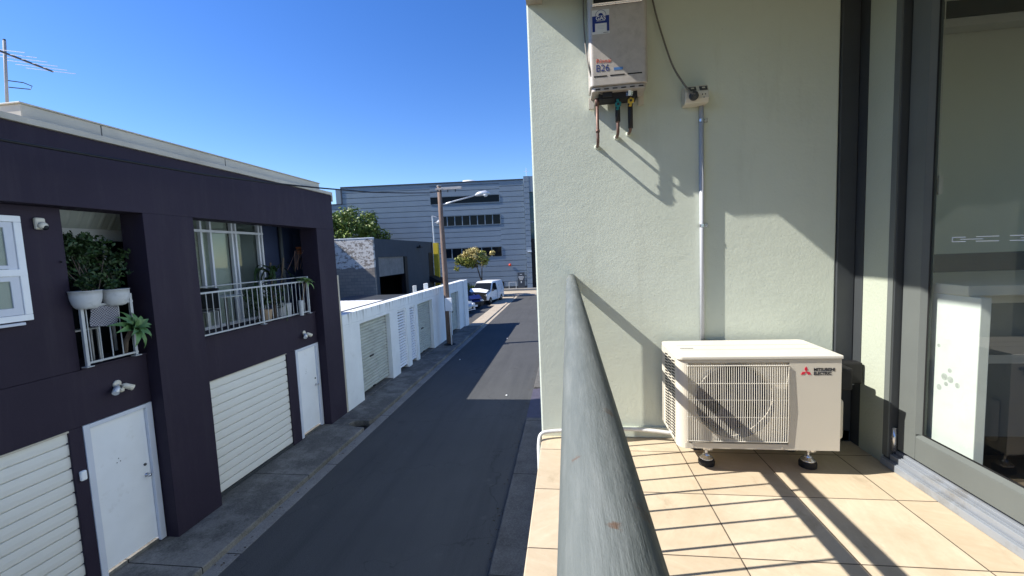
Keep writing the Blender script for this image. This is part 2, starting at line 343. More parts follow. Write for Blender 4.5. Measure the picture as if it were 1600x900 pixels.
# ------------------------------------------------------------------ foliage helpers
def leaves(mb,clumps,per,size,flat=.35,elong=1.6):
    for cx,cy,cz,r in clumps:
        n=max(4,int(per))
        d=rng.normal(size=(n,3)); d/=np.linalg.norm(d,axis=1)[:,None]
        rad=r*(rng.random(n)**.45)
        for i in range(n):
            p=Vector((cx,cy,cz))+Vector(d[i]*rad[i])*1.0; p.z=cz+(p.z-cz)*.85
            nrm=(Vector(d[i])*.6+Vector(rng.normal(size=3))*.8+Vector((0,0,.35))).normalized()
            a=nrm.orthogonal().normalized(); a.rotate(Matrix.Rotation(rng.random()*6.28,3,nrm)); bb=nrm.cross(a)
            s=size*(.6+.8*rng.random()); l=s*elong*.5; w=s*.5*.8
            mb.add([p-a*l,p+bb*w+nrm*s*.1,p+a*l,p-bb*w+nrm*s*.1],[(0,1,2,3)])
def agave(mb,c,R,n,axis=(0,0,1),wid=.28,seed=1):
    r=random.Random(seed); ax=Vector(axis).normalized(); e1=ax.orthogonal().normalized(); e2=ax.cross(e1)
    for i in range(n):
        th=i*2.39996+r.random()*.3; lev=(i+.5)/n; el=math.radians(78-68*lev+r.uniform(-8,8)); L=R*(.65+.4*lev)*(.9+.2*r.random())
        out=(e1*math.cos(th)+e2*math.sin(th)); side=ax.cross(out).normalized()
        vs=[];m=6
        for k in range(m+1):
            s=k/m; a=el-.55*s*s
            p=Vector(c)+out*(L*s*math.cos(a))+ax*(L*s*math.sin(a))
            w=R*wid*(.55+1.4*s*(1-s)*1.6)*(1-s**3); up=(ax*math.cos(a)-out*math.sin(a))
            vs += [p-side*w*.5+up*w*.22,p,p+side*w*.5+up*w*.22]
        fs=[]
        for k in range(m):
            o=3*k; fs += [(o,o+1,o+4,o+3),(o+1,o+2,o+5,o+4)]
        mb.add(vs,fs)
def frond(mb,c,L,az,el,n=9,w=.05):
    c=Vector(c); out=Vector((math.cos(az),math.sin(az),0)); prev=None
    pts=[]
    for k in range(n+1):
        s=k/n; a=el-1.3*s*s; pts.append(c+out*(L*s*math.cos(a))+Vector((0,0,L*s*math.sin(a))))
    side=Vector((-out.y,out.x,0))
    for k in range(n):
        s=k/n; ww=w*(1-.8*s)
        mb.quad(pts[k]-side*ww,pts[k+1]-side*ww*.8,pts[k+1]+side*ww*.8,pts[k]+side*ww)

GZ=-4.2; FZ=-4.1; FX=-5.98; RX=-6.18
# ------------------------------------------------------------------ ground, road, paths
g=MB(); g.add([(-500,-500,GZ-.06),(500,-500,GZ-.06),(500,500,GZ-.06),(-500,500,GZ-.06)],[(0,1,2,3)]); struct(g.build('ground',m_asph))
def sheet(x0,x1,y0,y1,z,ny=1):
    mb=MB(); mb.add([(x0,y0,z),(x1,y0,z),(x1,y1,z),(x0,y1,z)],[(0,1,2,3)]); return mb
struct(sheet(-4.83,-1.14,-30,40.6,GZ).build('road',m_asph))
mb=MB(); mb.box(-5.06,-4.83,-30,23.3,GZ-.05,GZ+.006); struct(mb.build('gutter',m_gutter))
mb=MB(); mb.box(-5.06,-4.83,23.3,40.6,GZ-.05,GZ+.006); struct(mb.build('gutter',m_beige))
# footpath with a broken hole in its kerb
mb=MB()
mb.box(-6.6,-5.06,-30,9.35,GZ-.1,FZ); mb.box(-6.6,-5.06,9.95,23.6,GZ-.1,FZ)
mb.box(-6.6,-5.62,9.35,9.95,GZ-.1,FZ-.003)
mb.prism([(-5.62,9.35),(-5.06,9.35),(-5.06,9.44),(-5.3,9.47),(-5.5,9.55),(-5.57,9.66),(-5.5,9.8),(-5.3,9.86),(-5.12,9.82),(-5.06,9.95),(-5.62,9.95)],'z',GZ-.1,FZ-.004)
struct(mb.build('footpath',m_path,bevel=.02))
mb=MB(); mb.box(-5.61,-5.07,9.40,9.93,GZ-.05,GZ-.045); struct(mb.build('hole_shade_sheet',m_black))  # black sheet stands in for the shade inside the kerb hole
mb=MB(); mb.box(-5.85,-5.06,23.6,33.0,GZ-.1,FZ-.03); mb.box(-6.3,-5.06,33.0,39.3,GZ-.1,FZ-.05)
struct(mb.build('footpath',m_beige,bevel=.02))
mb=MB(); mb.box(-7.0,3,40.6,45.5,GZ-.1,GZ+.03); struct(mb.build('footpath',m_beige,bevel=.01))
mb=MB(); mb.box(-7.5,3,47.0,48.1,GZ-.1,GZ+.10); struct(mb.build('kerb',m_gutter,bevel=.02))
mb=MB(); mb.box(-1.14,-.19,-30,10.2,GZ-.1,FZ-.02); mb.box(-1.14,-.19,12.6,40.6,GZ-.1,FZ-.02)
struct(mb.build('footpath',m_rpath,bevel=.025))
mb=MB(); mb.prism([(-1.16,GZ+.004),(-.19,FZ+.02),(-.19,GZ-.1),(-1.16,GZ-.1)],'y',10.2,12.6); struct(mb.build('driveway_ramp',m_plate))
struct(sheet(-30,-5.9,24.4,46,GZ+.004).build('parking_lot',m_asph))
# rubbish scraps on the road
lit=[(-3.05,20.2,'small crushed white cup lying in the shade near the timber pole'),(-1.9,12.0,'white paper scrap lying on the sunlit asphalt'),(-4.4,16.2,'pale scrap lying in the gutter before the timber pole')]
for i,(x,y,lb) in enumerate(lit):
    mb=MB(); mb.lathe((x,y,GZ+.004),[(.025,0),(.034,.01),(.025,.022),(.01,.028)],7); tag(mb.build('litter',m_paper),lb,'litter','litter on the street')

def scatter(name,mat,n,xs,ys,z,size):
    mb=MB()
    for i in range(n):
        x=xs[0]+(xs[1]-xs[0])*rng.random(); y=ys[0]+(ys[1]-ys[0])*rng.random()**1.4; a=rng.random()*6.28; q=size*(.5+rng.random())
        dx,dy=math.cos(a)*q,math.sin(a)*q
        mb.add([(x-dx,y-dy,z+.002),(x+dy*.35,y-dx*.35,z+.004+.01*rng.random()),(x+dx,y+dy,z+.003),(x-dy*.35,y+dx*.35,z+.006)],[(0,1,2,3)])
    o=mb.build(name,mat); o['kind']='stuff'; o['label']='scattered dry leaves and grit along the kerbs'; o['category']='leaf litter'
m_dry=M('dry_leaf',(.085,.065,.042),.9,.4,30,island=.5)
scatter('leaf_litter',m_dry,110,(-5.05,-4.86),(3,24),GZ+.006,.022)
scatter('leaf_litter',m_dry,120,(-1.3,-1.15),(3,20),GZ+.001,.022)
# ------------------------------------------------------------------ aubergine building
pb=thing('townhouse','two storey aubergine rendered townhouse with cream parapet and recessed balconies','building',(-6.5,4,FZ))
w=MB()
w.box(-6.36,FX,-10,10.33,.78,1.66)                 # beam
w.box(-6.36,FX,5.35,6.17,FZ,.78)                   # column
w.box(-6.42,FX,9.57,10.33,FZ,.78)                  # far column
w.box(-6.40,RX,-10,4.50,-1.26,.776)                # window wall upper (window sits proud)
w.box(-6.40,RX,-10,5.346,-1.97,-1.263)             # spandrel
w.box(-6.40,RX,4.29,4.44,FZ,-1.972); w.box(-6.40,RX,5.335,5.347,FZ,-1.972)
w.box(-6.40,RX,6.174,9.566,-2.0,-1.26)
w.box(-6.40,RX,8.39,8.68,FZ,-2.002); w.box(-6.40,RX,9.555,9.567,FZ,-2.002)
w.box(-6.40,RX,-10,1.6,FZ,-1.972)
w.box(-12,-6.425,10.13,10.328,FZ,1.6)              # far side wall
wall=w.build('wall',m_purple,pb,bevel=.006)
mb=MB(); mb.box(-6.2,RX+.025,6.175,9.565,-1.262,-1.225); mb.box(-6.2,RX+.02,4.505,5.345,-1.264,-1.235); mb.build('balcony_sill',m_purple,pb,bevel=.008)
# balcony interiors
mb=MB(); mb.box(-7.2,-6.95,-10,5.95,-1.5,1.6); mb.box(-7.2,-6.95,6.1,9.0,-1.5,-1.25); mb.box(-7.0,-6.37,5.95,6.1,-1.5,.95); mb.box(-6.95,-6.41,-10,10.1,-1.5,-1.268)
mb.box(-6.95,-6.37,-10,10.1,.96,1.2); mb.box(-6.95,-6.405,4.36,4.49,-1.265,.95)
mb.build('balcony_wall',m_navy,pb)
mb=MB(); mb.box(-7.2,-6.95,8.98,10.32,-1.5,1.0); mb.box(-6.95,-6.425,10.05,10.128,-1.266,.95); mb.build('balcony_wall',m_blue,pb)
mb=MB(); mb.tube([(-6.89,9.52,-1.26),(-6.89,9.50,.95)],.045,10); mb.build('downpipe',m_wkdark,pb,smooth=True)
mb=MB(); mb.box(-7.1,-6.955,6.1,8.98,.93,1.2); mb.build('balcony_lintel',m_navy,pb)
# rear glazing of far balcony
wf=MB()
for y in (6.95,7.30,7.52,8.06,8.16,8.83,8.93): wf.box(-7.0,-6.93,y-.022,y+.022,-1.25,.93)
wf.box(-6.995,-6.925,6.1,8.96,.64,.69); wf.box(-7.0,-6.928,6.1,8.96,-1.25,-1.19)
ww=wf.build('sliding_window',m_whitetrim,pb,bevel=.004)
mb=MB(); mb.box(-7.06,-7.045,6.1,8.06,-1.2,.93); mb.build('blind',m_blind,ww)
mb=MB(); mb.box(-7.06,-7.044,8.1,8.95,-1.2,.93); mb.build('blind',m_blind2,ww)
mb=MB(); mb.box(-7.03,-7.02,6.1,7.3,-1.2,.66); mb.build('curtain',m_curtain,ww)
mb=MB(); mb.box(-7.011,-7.007,6.1,8.95,-1.2,.93); mb.build('pane',m_pane,ww)
# rear glazing of near balcony : ribbed sheet, white lintel, dark glass with a slim mullion
prof=[]
for k in range(61):
    y=4.46+k*1.48/60; prof.append((-6.93+.012*(1 if k%6<2 else 0),y))
mb=MB(); n=len(prof); mb.add([(x-.18*0,y,.60) for x,y in prof]+[(x+.22,y,.95) for x,y in prof],[(i,i+1,i+1+n,i+n) for i in range(n-1)])
mb.build('ribbed_sheet',m_awn,pb)
mb=MB(); mb.box(-6.945,-6.90,4.5,5.94,.45,.60); mb.box(-6.945,-6.88,4.5,5.94,.425,.447); wa=mb.build('white_lintel',m_white,pb,bevel=.004)
mb=MB(); mb.box(-6.945,-6.91,5.53,5.56,-1.25,.42); sw=mb.build('sliding_window',m_white,pb)
mb=MB(); mb.box(-6.948,-6.935,4.5,5.94,-1.25,.42); mb.build('pane',m_glassd,sw)
mb=MB(); mb.tube([(-6.80,5.94,.78),(-6.4,5.75,.60)],.014,6); mb.build('awning_stay',m_polegrey,pb)
# casement window at left
win=MB()
for a in ((2.5,4.085,.575,.645),(2.5,4.085,-.545,-.475),(2.5,4.085,-.035,.045)): win.box(RX-.02,RX+.035,*a)
win.box(RX-.02,RX+.0345,4.015,4.0845,-.474,.574); win.box(RX-.02,RX+.0345,3.2,3.26,-.474,.574)
wo=win.build('window',m_white,pb,bevel=.006)
mb=MB(); mb.box(RX-.0,RX+.02,3.93,4.013,-.47,.57); mb.box(RX,RX+.0205,3.262,4.012,-.472,-.39); mb.box(RX,RX+.0205,3.262,4.012,.05,.09); mb.box(RX,RX+.0206,3.262,4.012,.51,.573); mb.box(RX,RX+.0206,3.262,4.012,-.09,-.037); mb.build('sash',m_whitetrim,wo,bevel=.004)
mb=MB(); mb.box(RX+.003,RX+.006,2.5,3.95,-.47,.57); mb.build('pane',m_pane,wo)
mb=MB(); mb.box(RX+.0005,RX+.0018,2.5,3.95,-.47,.57); mb.build('curtain',m_blind,wo)
mb=MB(); mb.box(RX-.01,RX+.06,2.5,3.99,-.59,-.56); mb.build('sill',m_whitetrim,wo,bevel=.004)
# garage doors : horizontally grooved panels
def sect(name,y0,y1,z0,z1,x):
    prof=[]; nn=13; h=(z1-z0)/nn
    for k in range(nn):
        a=z0+k*h; prof += [(x-.03,a),(x-.03,a+.014),(x,a+.020),(x+.004,a+h*.5),(x,a+h-.002)]
    prof.append((x-.012,z1)); prof += [(x-.05,z1),(x-.05,z0)]
    mb=MB(); mb.prism(prof,'y',y0,y1); return mb.build(name,m_gdoor,pb)
sect('garage_door',1.6,4.29,FZ+.06,-1.985,RX-.03); sect('garage_door',6.17,8.385,FZ+.06,-2.005,RX-.03)
B(RX-.1,RX+.004,1.6,4.29,-1.995,-1.973).build('garage_lintel_strip',m_cream,pb); B(RX-.1,RX+.004,6.175,8.385,-2.014,-2.003).build('garage_lintel_strip',m_cream,pb)
for a,b_ in ((1.6,4.29),(6.18,8.385)): B(-6.44,-6.2,a,b_,FZ+.004,FZ+.055).build('garage_threshold',m_darkgrey,pb)
# entry doors
def door(y0,y1,z1):
    fr=MB(); x=RX+.012
    fr.box(x-.10,x,y0,y0+.075,FZ+.02,z1-.0015); fr.box(x-.10,x,y1-.085,y1,FZ+.02,z1-.0015); fr.box(x-.10,x-.0015,y0+.076,y1-.086,z1-.06,z1-.003)
    f=fr.build('door_frame',m_whitetrim,pb,bevel=.004)
    mb=MB(); mb.box(x-.085,x-.045,y0+.078,y1-.088,FZ+.085,z1-.062); d=mb.build('entry_door',m_white,pb,bevel=.003)
    k=MB(); yy=y1-.155
    k.lathe((x-.045,yy,-3.02),[(.027,0),(.027,.008),(.012,.012),(.012,.04),(.022,.045),(.026,.065),(.014,.075)],14,'x'); k.build('handle',m_zinc,d,smooth=True)
    k=MB(); k.lathe((x-.045,yy-.005,-2.86),[(.02,0),(.02,.012),(.008,.018)],12,'x'); k.build('lock',m_darkgrey,d)
    for dy,dz in ((0,.04),(-.025,-.01),(.02,-.005)): MB().lathe((x-.045,(y0+y1)/2+dy-.05,-2.64+dz),[(.008,0),(.006,.002)],8,'x').build('door_stud',m_darkgrey,d)
    t=MB(); t.box(x-.14,x-.046,y0+.076,y1-.086,FZ+.004,FZ+.05); t.build('threshold',m_path,pb)
door(4.44,5.333,-1.974); door(8.68,9.553,-2.004)
# parapet
mb=MB(); mb.box(-6.5,FX+.035,-10,10.345,1.662,1.735); mb.box(-6.5,FX+.03,10.335,10.36,1.5,1.66); mb.build('coping',m_cream,pb,bevel=.006)
mb=MB(); mb.box(-9.5,-6.07,4.17,9.98,1.737,1.905); mb.box(-9.52,-6.05,4.15,10.0,1.907,1.925)
pp=mb.build('parapet',m_cream,pb,bevel=.004)
for y in (7.05,5.0): B(-6.069,-6.064,y,y+.007,1.74,1.9).build('joint_strip',m_darkgrey,pp)
mb=MB(); mb.box(-12,-6.5,-10,10.3,1.4,1.66); mb.build('roof',m_sheetw,pb)
mb=MB(); mb.box(-6.2,FX-.003,10.335,10.405,FZ,1.2-1.6); mb.build('corner_trim',m_cream,pb,bevel=.005)

# balcony railings of the townhouse
def railing(name,lab,y0,y1,mid,n,zt,zh):
    x=-6.10; r=thing(name,lab,'railing',(x,(y0+y1)/2,-1.235),'balcony railings of the townhouse')
    mb=MB(); mb.box(x-.012,x+.012,y0,y1,zt-.016,zt+.016); mb.build('top_rail',m_alu,r,bevel=.003)
    mb=MB(); mb.box(x-.012,x+.012,y0,y1,-1.195,-1.168); mb.build('bottom_rail',m_alu,r,bevel=.003)
    mb=MB(); mb.tube([(x-.03,y0,zh),(x-.03,y1,zh)],.011,8); mb.build('handrail',m_alu,r,smooth=True)
    for yy in mid:
        mb=MB(); mb.box(x-.018,x+.018,yy-.018,yy+.018,-1.22,zh+.012); p=mb.build('post',m_alu,r,bevel=.003)
        k=MB(); k.box(x-.04,x+.045,yy-.045,yy+.045,-1.233,-1.219); k.build('base_plate',m_alu,p,bevel=.004)
    for i in range(n):
        yy=y0+(i+.5)*(y1-y0)/n
        if min(abs(yy-q) for q in mid)<.04: continue
        mb=MB(); mb.tube([(x,yy,-1.17),(x,yy,zt)],.0075,6); mb.build('baluster',m_alu,r)
    return r
railing('balcony_railing','short grey metal balcony railing behind the two hanging half round pots',4.515,5.17,(4.53,5.14),5,-.456,-.355)
railing('balcony_railing','long grey metal balcony railing with a middle post in the far balcony',6.19,9.24,(6.2,7.69,9.215),23,-.467,-.365)

# pots and plants at the near balcony
def halfpot(y0,y1,zb,zt,lab):
    cy=(y0+y1)/2; R=(y1-y0)/2; mb=MB(); prof=[]; cx=-6.08
    for k in range(7):
        a=k/6*PI/2; prof.append((R*(.45+.55*math.sin(a)**.8),zb+(zt-zb)*(1-math.cos(a))))
    prof=prof+[(R*1.03,zt),(R*1.03,zt+.008),(R*.9,zt+.008),(R*.88,zt-.02)]
    o=MB().lathe((cx,cy,0),prof,28).build('planter',m_pot,None,smooth=True); return tag(o,lab,'planter','half round planters on the balcony rail')
halfpot(4.43,4.745,-.49,-.265,'pale half round planter on the short railing, nearer the white window')
halfpot(4.785,5.09,-.49,-.275,'pale half round planter with a grey stain, nearer the big column')
for i,(c0,lab) in enumerate(((4.59,'dark leafy shrub growing in the half round planter nearer the white window'),(4.95,'dark leafy shrub growing in the stained half round planter near the column'))):
    p=thing('shrub',lab,'plant',(-6.1,c0,-.28),'dark shrubs in the half round planters')
    mb=MB(); cl=[(-6.32+rng.normal()*.10,c0+.05+rng.normal()*.13,-.2+rng.random()*.66,.10) for _ in range(44)]+[(-6.12+rng.normal()*.04,c0+rng.normal()*.08,-.24+rng.random()*.08,.06) for _ in range(8)]
    leaves(mb,cl,26,.04); mb.build('foliage',m_leafd,p)
    mb=MB()
    for k in range(5): mb.tube([(-6.1+rng.normal()*.03,c0+rng.normal()*.05,-.29),(-6.32+rng.normal()*.06,c0+rng.normal()*.12,.2)],.005,5)
    mb.build('stem',m_bark,p)
mb=MB(); v=[];f=[]
for i in range(9):
    for k in range(7):
        v.append((-6.085+.008*math.sin(i*1.1)+.004*math.sin(k),4.61+i*.041+.012*math.sin(k*.9),-.45-.045*k-.006*i))
for i in range(8):
    for k in range(6): a=i*7+k; f.append((a,a+1,a+8,a+7))
mb.add(v,f); o=mb.build('towel',m_towel); so=o.modifiers.new('thick','SOLIDIFY'); so.thickness=.006
tag(o,'grey checked towel hanging over the short balcony railing','towel')
a=thing('agave','large green agave rosette leaning out beside the big dark column','plant',(-6.0,5.07,-.85),'agave plants on the balconies')
mb=MB(); agave(mb,(-6.02,5.06,-.84),.30,22,(.75,.15,.45),.30,3); mb.build('leaves',m_agave,a,smooth=True)
mb=MB(); mb.tube([(-6.15,5.03,-1.2),(-6.12,5.04,-1.0),(-6.03,5.06,-.84)],.03,8); mb.build('stem',m_bark,a,smooth=True)
# things inside the near balcony
mb=MB(); mb.box(-6.55,-6.4,4.62,4.95,-.8,-.78); mb.box(-6.54,-6.52,4.63,4.65,-1.265,-.8); mb.box(-6.54,-6.52,4.92,4.94,-1.265,-.8); mb.box(-6.43,-6.41,4.63,4.65,-1.265,-.8); mb.box(-6.43,-6.41,4.92,4.94,-1.265,-.8)
tag(mb.build('side_table',m_galv),'small pale side table behind the short railing','table')

# far balcony items
def pot(lab,x,y,z,r,h,mat,cat='pot',taper=.75):
    return tag(MB().lathe((x,y,z),[(r*taper,0),(r,h),(r,h+.012),(r*.88,h+.012),(r*.85,h-.02)],18).build('plant_pot',mat,None,smooth=False),lab,cat,'plant pots in the far balcony')
pot('tan clay pot behind the long railing, right of its middle post',-6.35,8.1,-1.266,.12,.27,m_tan)
pot('square-shouldered grey white tub near the far end of the long railing',-6.42,8.75,-1.266,.17,.32,m_pot,'pot',.9)
pot('slim patterned white vase standing outside the long railing',-6.03,8.82,-1.225,.055,.33,m_pot)
p=thing('agave','pale yellow green agave at the far end of the long railing','plant',(-6.05,9.1,-.55),'agave plants on the balconies')
mb=MB(); agave(mb,(-6.08,9.12,-.50),.25,20,(.3,0,.95),.26,8); mb.build('leaves',m_agave2,p,smooth=True)
mb=MB(); mb.tube([(-6.2,9.1,-1.0),(-6.1,9.11,-.52)],.025,7); mb.build('stem',m_bark,p)
pot('dark pot carrying the pale agave at the far end',-6.22,9.1,-1.266,.10,.28,m_darkgrey)
p=thing('palm_plant','dark broad leaved potted plant against the blue balcony wall','plant',(-6.5,8.55,-1.0),'potted plants in the far balcony')
mb=MB()
for k in range(26): frond(mb,(-6.55+rng.normal()*.05,8.6+rng.normal()*.1,-.95+rng.random()*.9),.35+rng.random()*.35,rng.random()*6.28,.3+rng.random()*.8,8,.03+.03*rng.random())
mb.build('leaves',m_leafd,p)
mb=MB(); mb.tube([(-6.55,8.6,-1.25),(-6.55,8.62,0)],.02,6); mb.tube([(-6.52,8.7,-1.25),(-6.5,9.0,.1)],.018,6); mb.build('stem',m_bark,p)
for k,(y,lab) in enumerate(((7.95,'bushy dark potted plant just right of the middle post'),(8.45,'bushy dark plant between the tan pot and the grey tub'))):
    p=thing('potted_shrub',lab,'plant',(-6.4,y,-1.0),'potted plants in the far balcony')
    mb=MB(); leaves(mb,[(-6.42+rng.normal()*.08,y+rng.normal()*.12,-.95+rng.random()*.45,.1) for _ in range(14)],22,.05); mb.build('foliage',m_leafd,p)
    mb=MB(); mb.tube([(-6.4,y,-1.25),(-6.4,y,-.7)],.015,6); mb.build('stem',m_bark,p)
p=thing('hanging_planter','terracotta hanging planter on the dark blue balcony wall','planter',(-6.6,9.85,.2))
mb=MB(); mb.lathe((-6.62,9.85,.18),[(.08,0),(.11,.16),(.115,.18),(.095,.18),(.09,.15)],14); mb.build('bowl',m_terra,p)
mb=MB()
for k in range(12): mb.tube([(-6.6,9.8,.34),(-6.5+rng.normal()*.08,9.65+rng.normal()*.12,.25),(-6.5+rng.normal()*.1,9.6+rng.normal()*.15,-.05-rng.random()*.2)],.005,4)
mb.build('trailing_stems',m_copper,p)
p=thing('garden_chair','dark garden chair behind the left end of the long railing','chair',(-6.55,6.75,-1.266))
mb=MB(); mb.box(-6.75,-6.35,6.55,6.95,-.84,-.81); mb.build('seat',m_darkgrey,p,bevel=.01)
mb=MB(); mb.box(-6.75,-6.35,6.92,6.95,-.8,-.42); mb.build('backrest',m_darkgrey,p,bevel=.01)
for x in (-6.73,-6.37):
    for y in (6.57,6.93):
        mb=MB(); mb.tube([(x,y,-1.266),(x,y,-.84)],.012,6); mb.build('leg',m_darkgrey,p)
p=thing('garden_table','round pale table standing beside the dark garden chair','table',(-6.55,7.3,-1.266))
mb=MB(); mb.lathe((-6.55,7.3,-.62),[(.28,0),(.29,.012),(.28,.025)],24); mb.build('table_top',m_blind,p)
mb=MB(); mb.tube([(-6.55,7.3,-1.266),(-6.55,7.3,-.62)],.03,8); mb.build('leg',m_darkgrey,p)

# security camera, floodlights, bell
c=thing('security_camera','ivory security camera with dark lens on the wall beside the white window','camera',(RX,4.26,.56))
mb=MB(); mb.box(RX+.001,RX+.05,4.21,4.31,.50,.64); mb.build('housing',m_ivory,c,bevel=.02,seg=3)
mb=MB(); mb.lathe((RX+.05,4.262,.545),[(.042,0),(.045,.02),(.035,.045),(.01,.05)],16,'x'); mb.build('dome',m_ivory,c,smooth=True)
mb=MB(); mb.lathe((RX+.075,4.272,.525),[(.034,0),(.032,.016),(.02,.026)],14,'x'); mb.build('lens',m_glassd,c,smooth=True)
def flood(y,z,lab):
    c=thing('floodlight',lab,'light',(RX,y,z),'twin sensor floodlights above the entry doors')
    mb=MB(); mb.lathe((RX+.001,y,z+.03),[(.055,0),(.055,.015),(.03,.03)],16,'x'); mb.build('base',m_ivory,c,smooth=True)
    for s in (-1,1):
        a=Vector((RX+.05,y+s*.03,z+.01)); d=Vector((.55,s*.75,-.6)).normalized()
        mb=MB(); mb.tube([(RX+.02,y,z+.03),tuple(a)],.01,6); mb.tube([a,a+d*.03,a+d*.13],[.022,.036,.042],12); h=mb.build('lamp_head',m_galv if s<0 else m_ivory,c,smooth=True)
        mb=MB(); mb.tube([a+d*.131,a+d*.134],.036,12); mb.build('lens',m_lens,h)
    mb=MB(); mb.lathe((RX+.05,y+.01,z-.055),[(.02,-.03),(.034,-.02),(.036,.015),(.018,.03)],12,'z'); mb.build('sensor',m_ivory,c,smooth=True)
flood(4.90,-1.60,'twin floodlight on the spandrel above the nearer white door'); flood(9.05,-1.70,'twin floodlight on the spandrel above the farther white door')
tag(B(RX+.001,RX+.05,4.33,4.40,-2.65,-2.52).build('doorbell',m_white,None,bevel=.02,seg=3),'small white rounded doorbell unit left of the nearer white door','doorbell')

# antenna
a=thing('tv_antenna','grey tv antenna mast with slanting boom on the townhouse parapet','antenna',(-6.8,4.55,1.925))
mb=MB(); mb.tube([(-6.8,4.53,1.9),(-6.8,4.60,2.86)],.016,8); mb.build('mast',m_polegrey,a,smooth=True)
mb=MB(); mb.box(-6.81,-6.79,4.59,4.61,2.86,2.88); mb.build('mast_cap',m_black,a)
mb=MB(); mb.tube([(-6.72,4.35,2.69),(-6.72,5.02,2.655)],.012,6); mb.build('boom',m_darkgrey,a)
for k,y in enumerate((4.45,4.57,4.68,4.79,4.90,5.0)):
    mb=MB(); z=2.69-.035*(y-4.35)/.67; L=.22+.03*(5-y)
    mb.tube([(-6.72-L,y-.12,z+.01),(-6.72+L,y+.12,z-.01)],.004,5); mb.build('element',m_galv,a)
mb=MB(); mb.tube([(-6.8,4.58,2.38),(-6.72,4.68,2.385),(-6.68,4.74,2.36),(-6.70,4.73,2.32),(-6.8,4.58,2.30)],.006,6); mb.build('loop',m_darkgrey,a)

# overhead cable: sagging from pole towards the townhouse front and beyond the left edge
pts=[]
for y,z in ((-6,1.05),(-2,1.13),(1,1.22),(3.58,1.317),(4.51,1.345),(5.96,1.395),(7.5,1.50),(9.07,1.635),(11.6,1.88),(14.5,2.24),(17.0,2.58),(18.6,2.86)): pts.append((-5.5 if y<17 else -5.52,y,z))
tag(MB().tube(pts,.018,6).build('overhead_cable',m_black,None,smooth=True),'black overhead cable sagging past the aubergine facade to the timber pole','cable')

# ------------------------------------------------------------------ white garage row
gr=thing('garage_row','long low white garage row with three roller doors','garage',(FX,17,FZ))
T=-1.47; x0=FX-.35; w=MB()
ops=[(11.33,13.4,-1.86),(14.05,14.85,-1.87),(15.2,15.8,-1.89),(16.05,17.9,-1.90),(20.9,22.45,-1.97)]
last=10.42
for a,b_,z in ops:
    w.box(x0,FX,last,a,FZ-.05,T-.3); w.box(x0,FX-.0015,a-.001,b_+.001,z,T-.301); last=b_
w.box(x0,FX,last,24.2,FZ-.05,T-.3); w.box(x0,FX+.002,10.42,24.2,T-.299,T)
w.box(FX-.02,FX+.10,23.38,24.21,FZ-.05,T+.01)
w.box(FX-6.5,x0-.002,24.0,24.198,FZ-.05,-2.3)
w.build('wall',m_gw,gr,bevel=.008)
def roller(y0,y1,z0,z1,x):
    prof=[]; n=int((z1-z0)/.095)
    for k in range(n):
        a=z0+k*(z1-z0)/n; h=(z1-z0)/n
        prof += [(x-.03,a),(x-.022,a+h*.12),(x,a+h*.30),(x+.004,a+h*.55),(x,a+h*.80),(x-.022,a+h*.94)]
    prof.append((x-.012,z1)); mb=MB(); mb.strip(prof,'y',y0,y1); d=mb.build('roller_door',m_roller,gr)
    so=d.modifiers.new('thick','SOLIDIFY'); so.thickness=.01
    k=MB(); ym=y0+(y1-y0)*.42; k.box(x+.006,x+.03,ym-.12,ym+.12,-3.02,-2.97); k.build('handle',m_black,d)
    k=MB(); k.box(x+.006,x+.05,ym-.04,ym+.06,z0+.005,z0+.05); k.build('bottom_lock',m_black,d)
    k=MB(); k.box(x-.04,x+.0,y1-.06,y1-.001,z0,z1); k.build('guide',m_darkgrey,d)
roller(11.331,13.398,-3.98,-1.862,FX-.15); roller(16.051,17.898,-4.0,-1.902,FX-.15); roller(20.901,22.448,-4.0,-1.972,FX-.15)
for a,b_ in ((11.331,13.398),(16.06,17.89),(20.91,22.44)): B(x0+.02,FX-.02,a,b_,FZ-.01,FZ+.02).build('apron',m_path,gr)
for y0,y1,z1 in ((14.052,14.848,-1.872),(15.202,15.798,-1.892)):
    f=MB(); f.box(FX-.09,FX-.03,y0,y0+.06,FZ+.03,z1); f.box(FX-.09,FX-.03,y1-.06,y1,FZ+.03,z1); g_=f.build('louvre_gate',m_white,gr)
    l=MB(); z=FZ+.15
    while z<z1-.05:
        l.prism([(FX-.04,z),(FX-.035,z+.008),(FX-.075,z+.058),(FX-.08,z+.05)],'y',y0+.062,y1-.062); z+=.10
    l.build('louvres',m_white,g_)
    mb=MB(); mb.box(FX-.3,FX-.28,y0,y1,FZ,z1); mb.build('gate_backing',m_darkgrey,g_)
# white roof of the first garage
rf=MB(); rf.strip([(x,-1.60+.006*(k%2)+(-.02)*(x+6.4)/5) for k,x in enumerate(np.linspace(-6.40,-13,60))],'y',10.5,15.25)
rf.build('roof',m_roofw,gr)
mb=MB(); mb.box(-6.42,-6.335,10.45,15.2,-1.59,-1.455); mb.build('roof_gutter',m_darkgrey,gr,bevel=.01)
mb=MB(); mb.box(-13,x0-.01,15.27,24.0,-2.3,-2.2); mb.build('low_roof',m_darkgrey,gr)
# white posts behind the wall
for y,h,lab in ((18.65,-1.33,'slim white vent pipe box rising behind the garage parapet'),(20.2,-1.35,'wider white vent box rising behind the garage parapet nearer the timber pole')):
    d=.2 if h<-1.34 else .12
    tag(B(-7.08,-6.98,y-d,y+d,-2.2,h).build('roof_vent',m_gw,None,bevel=.01),lab,'vent','white boxes behind the garage parapet')

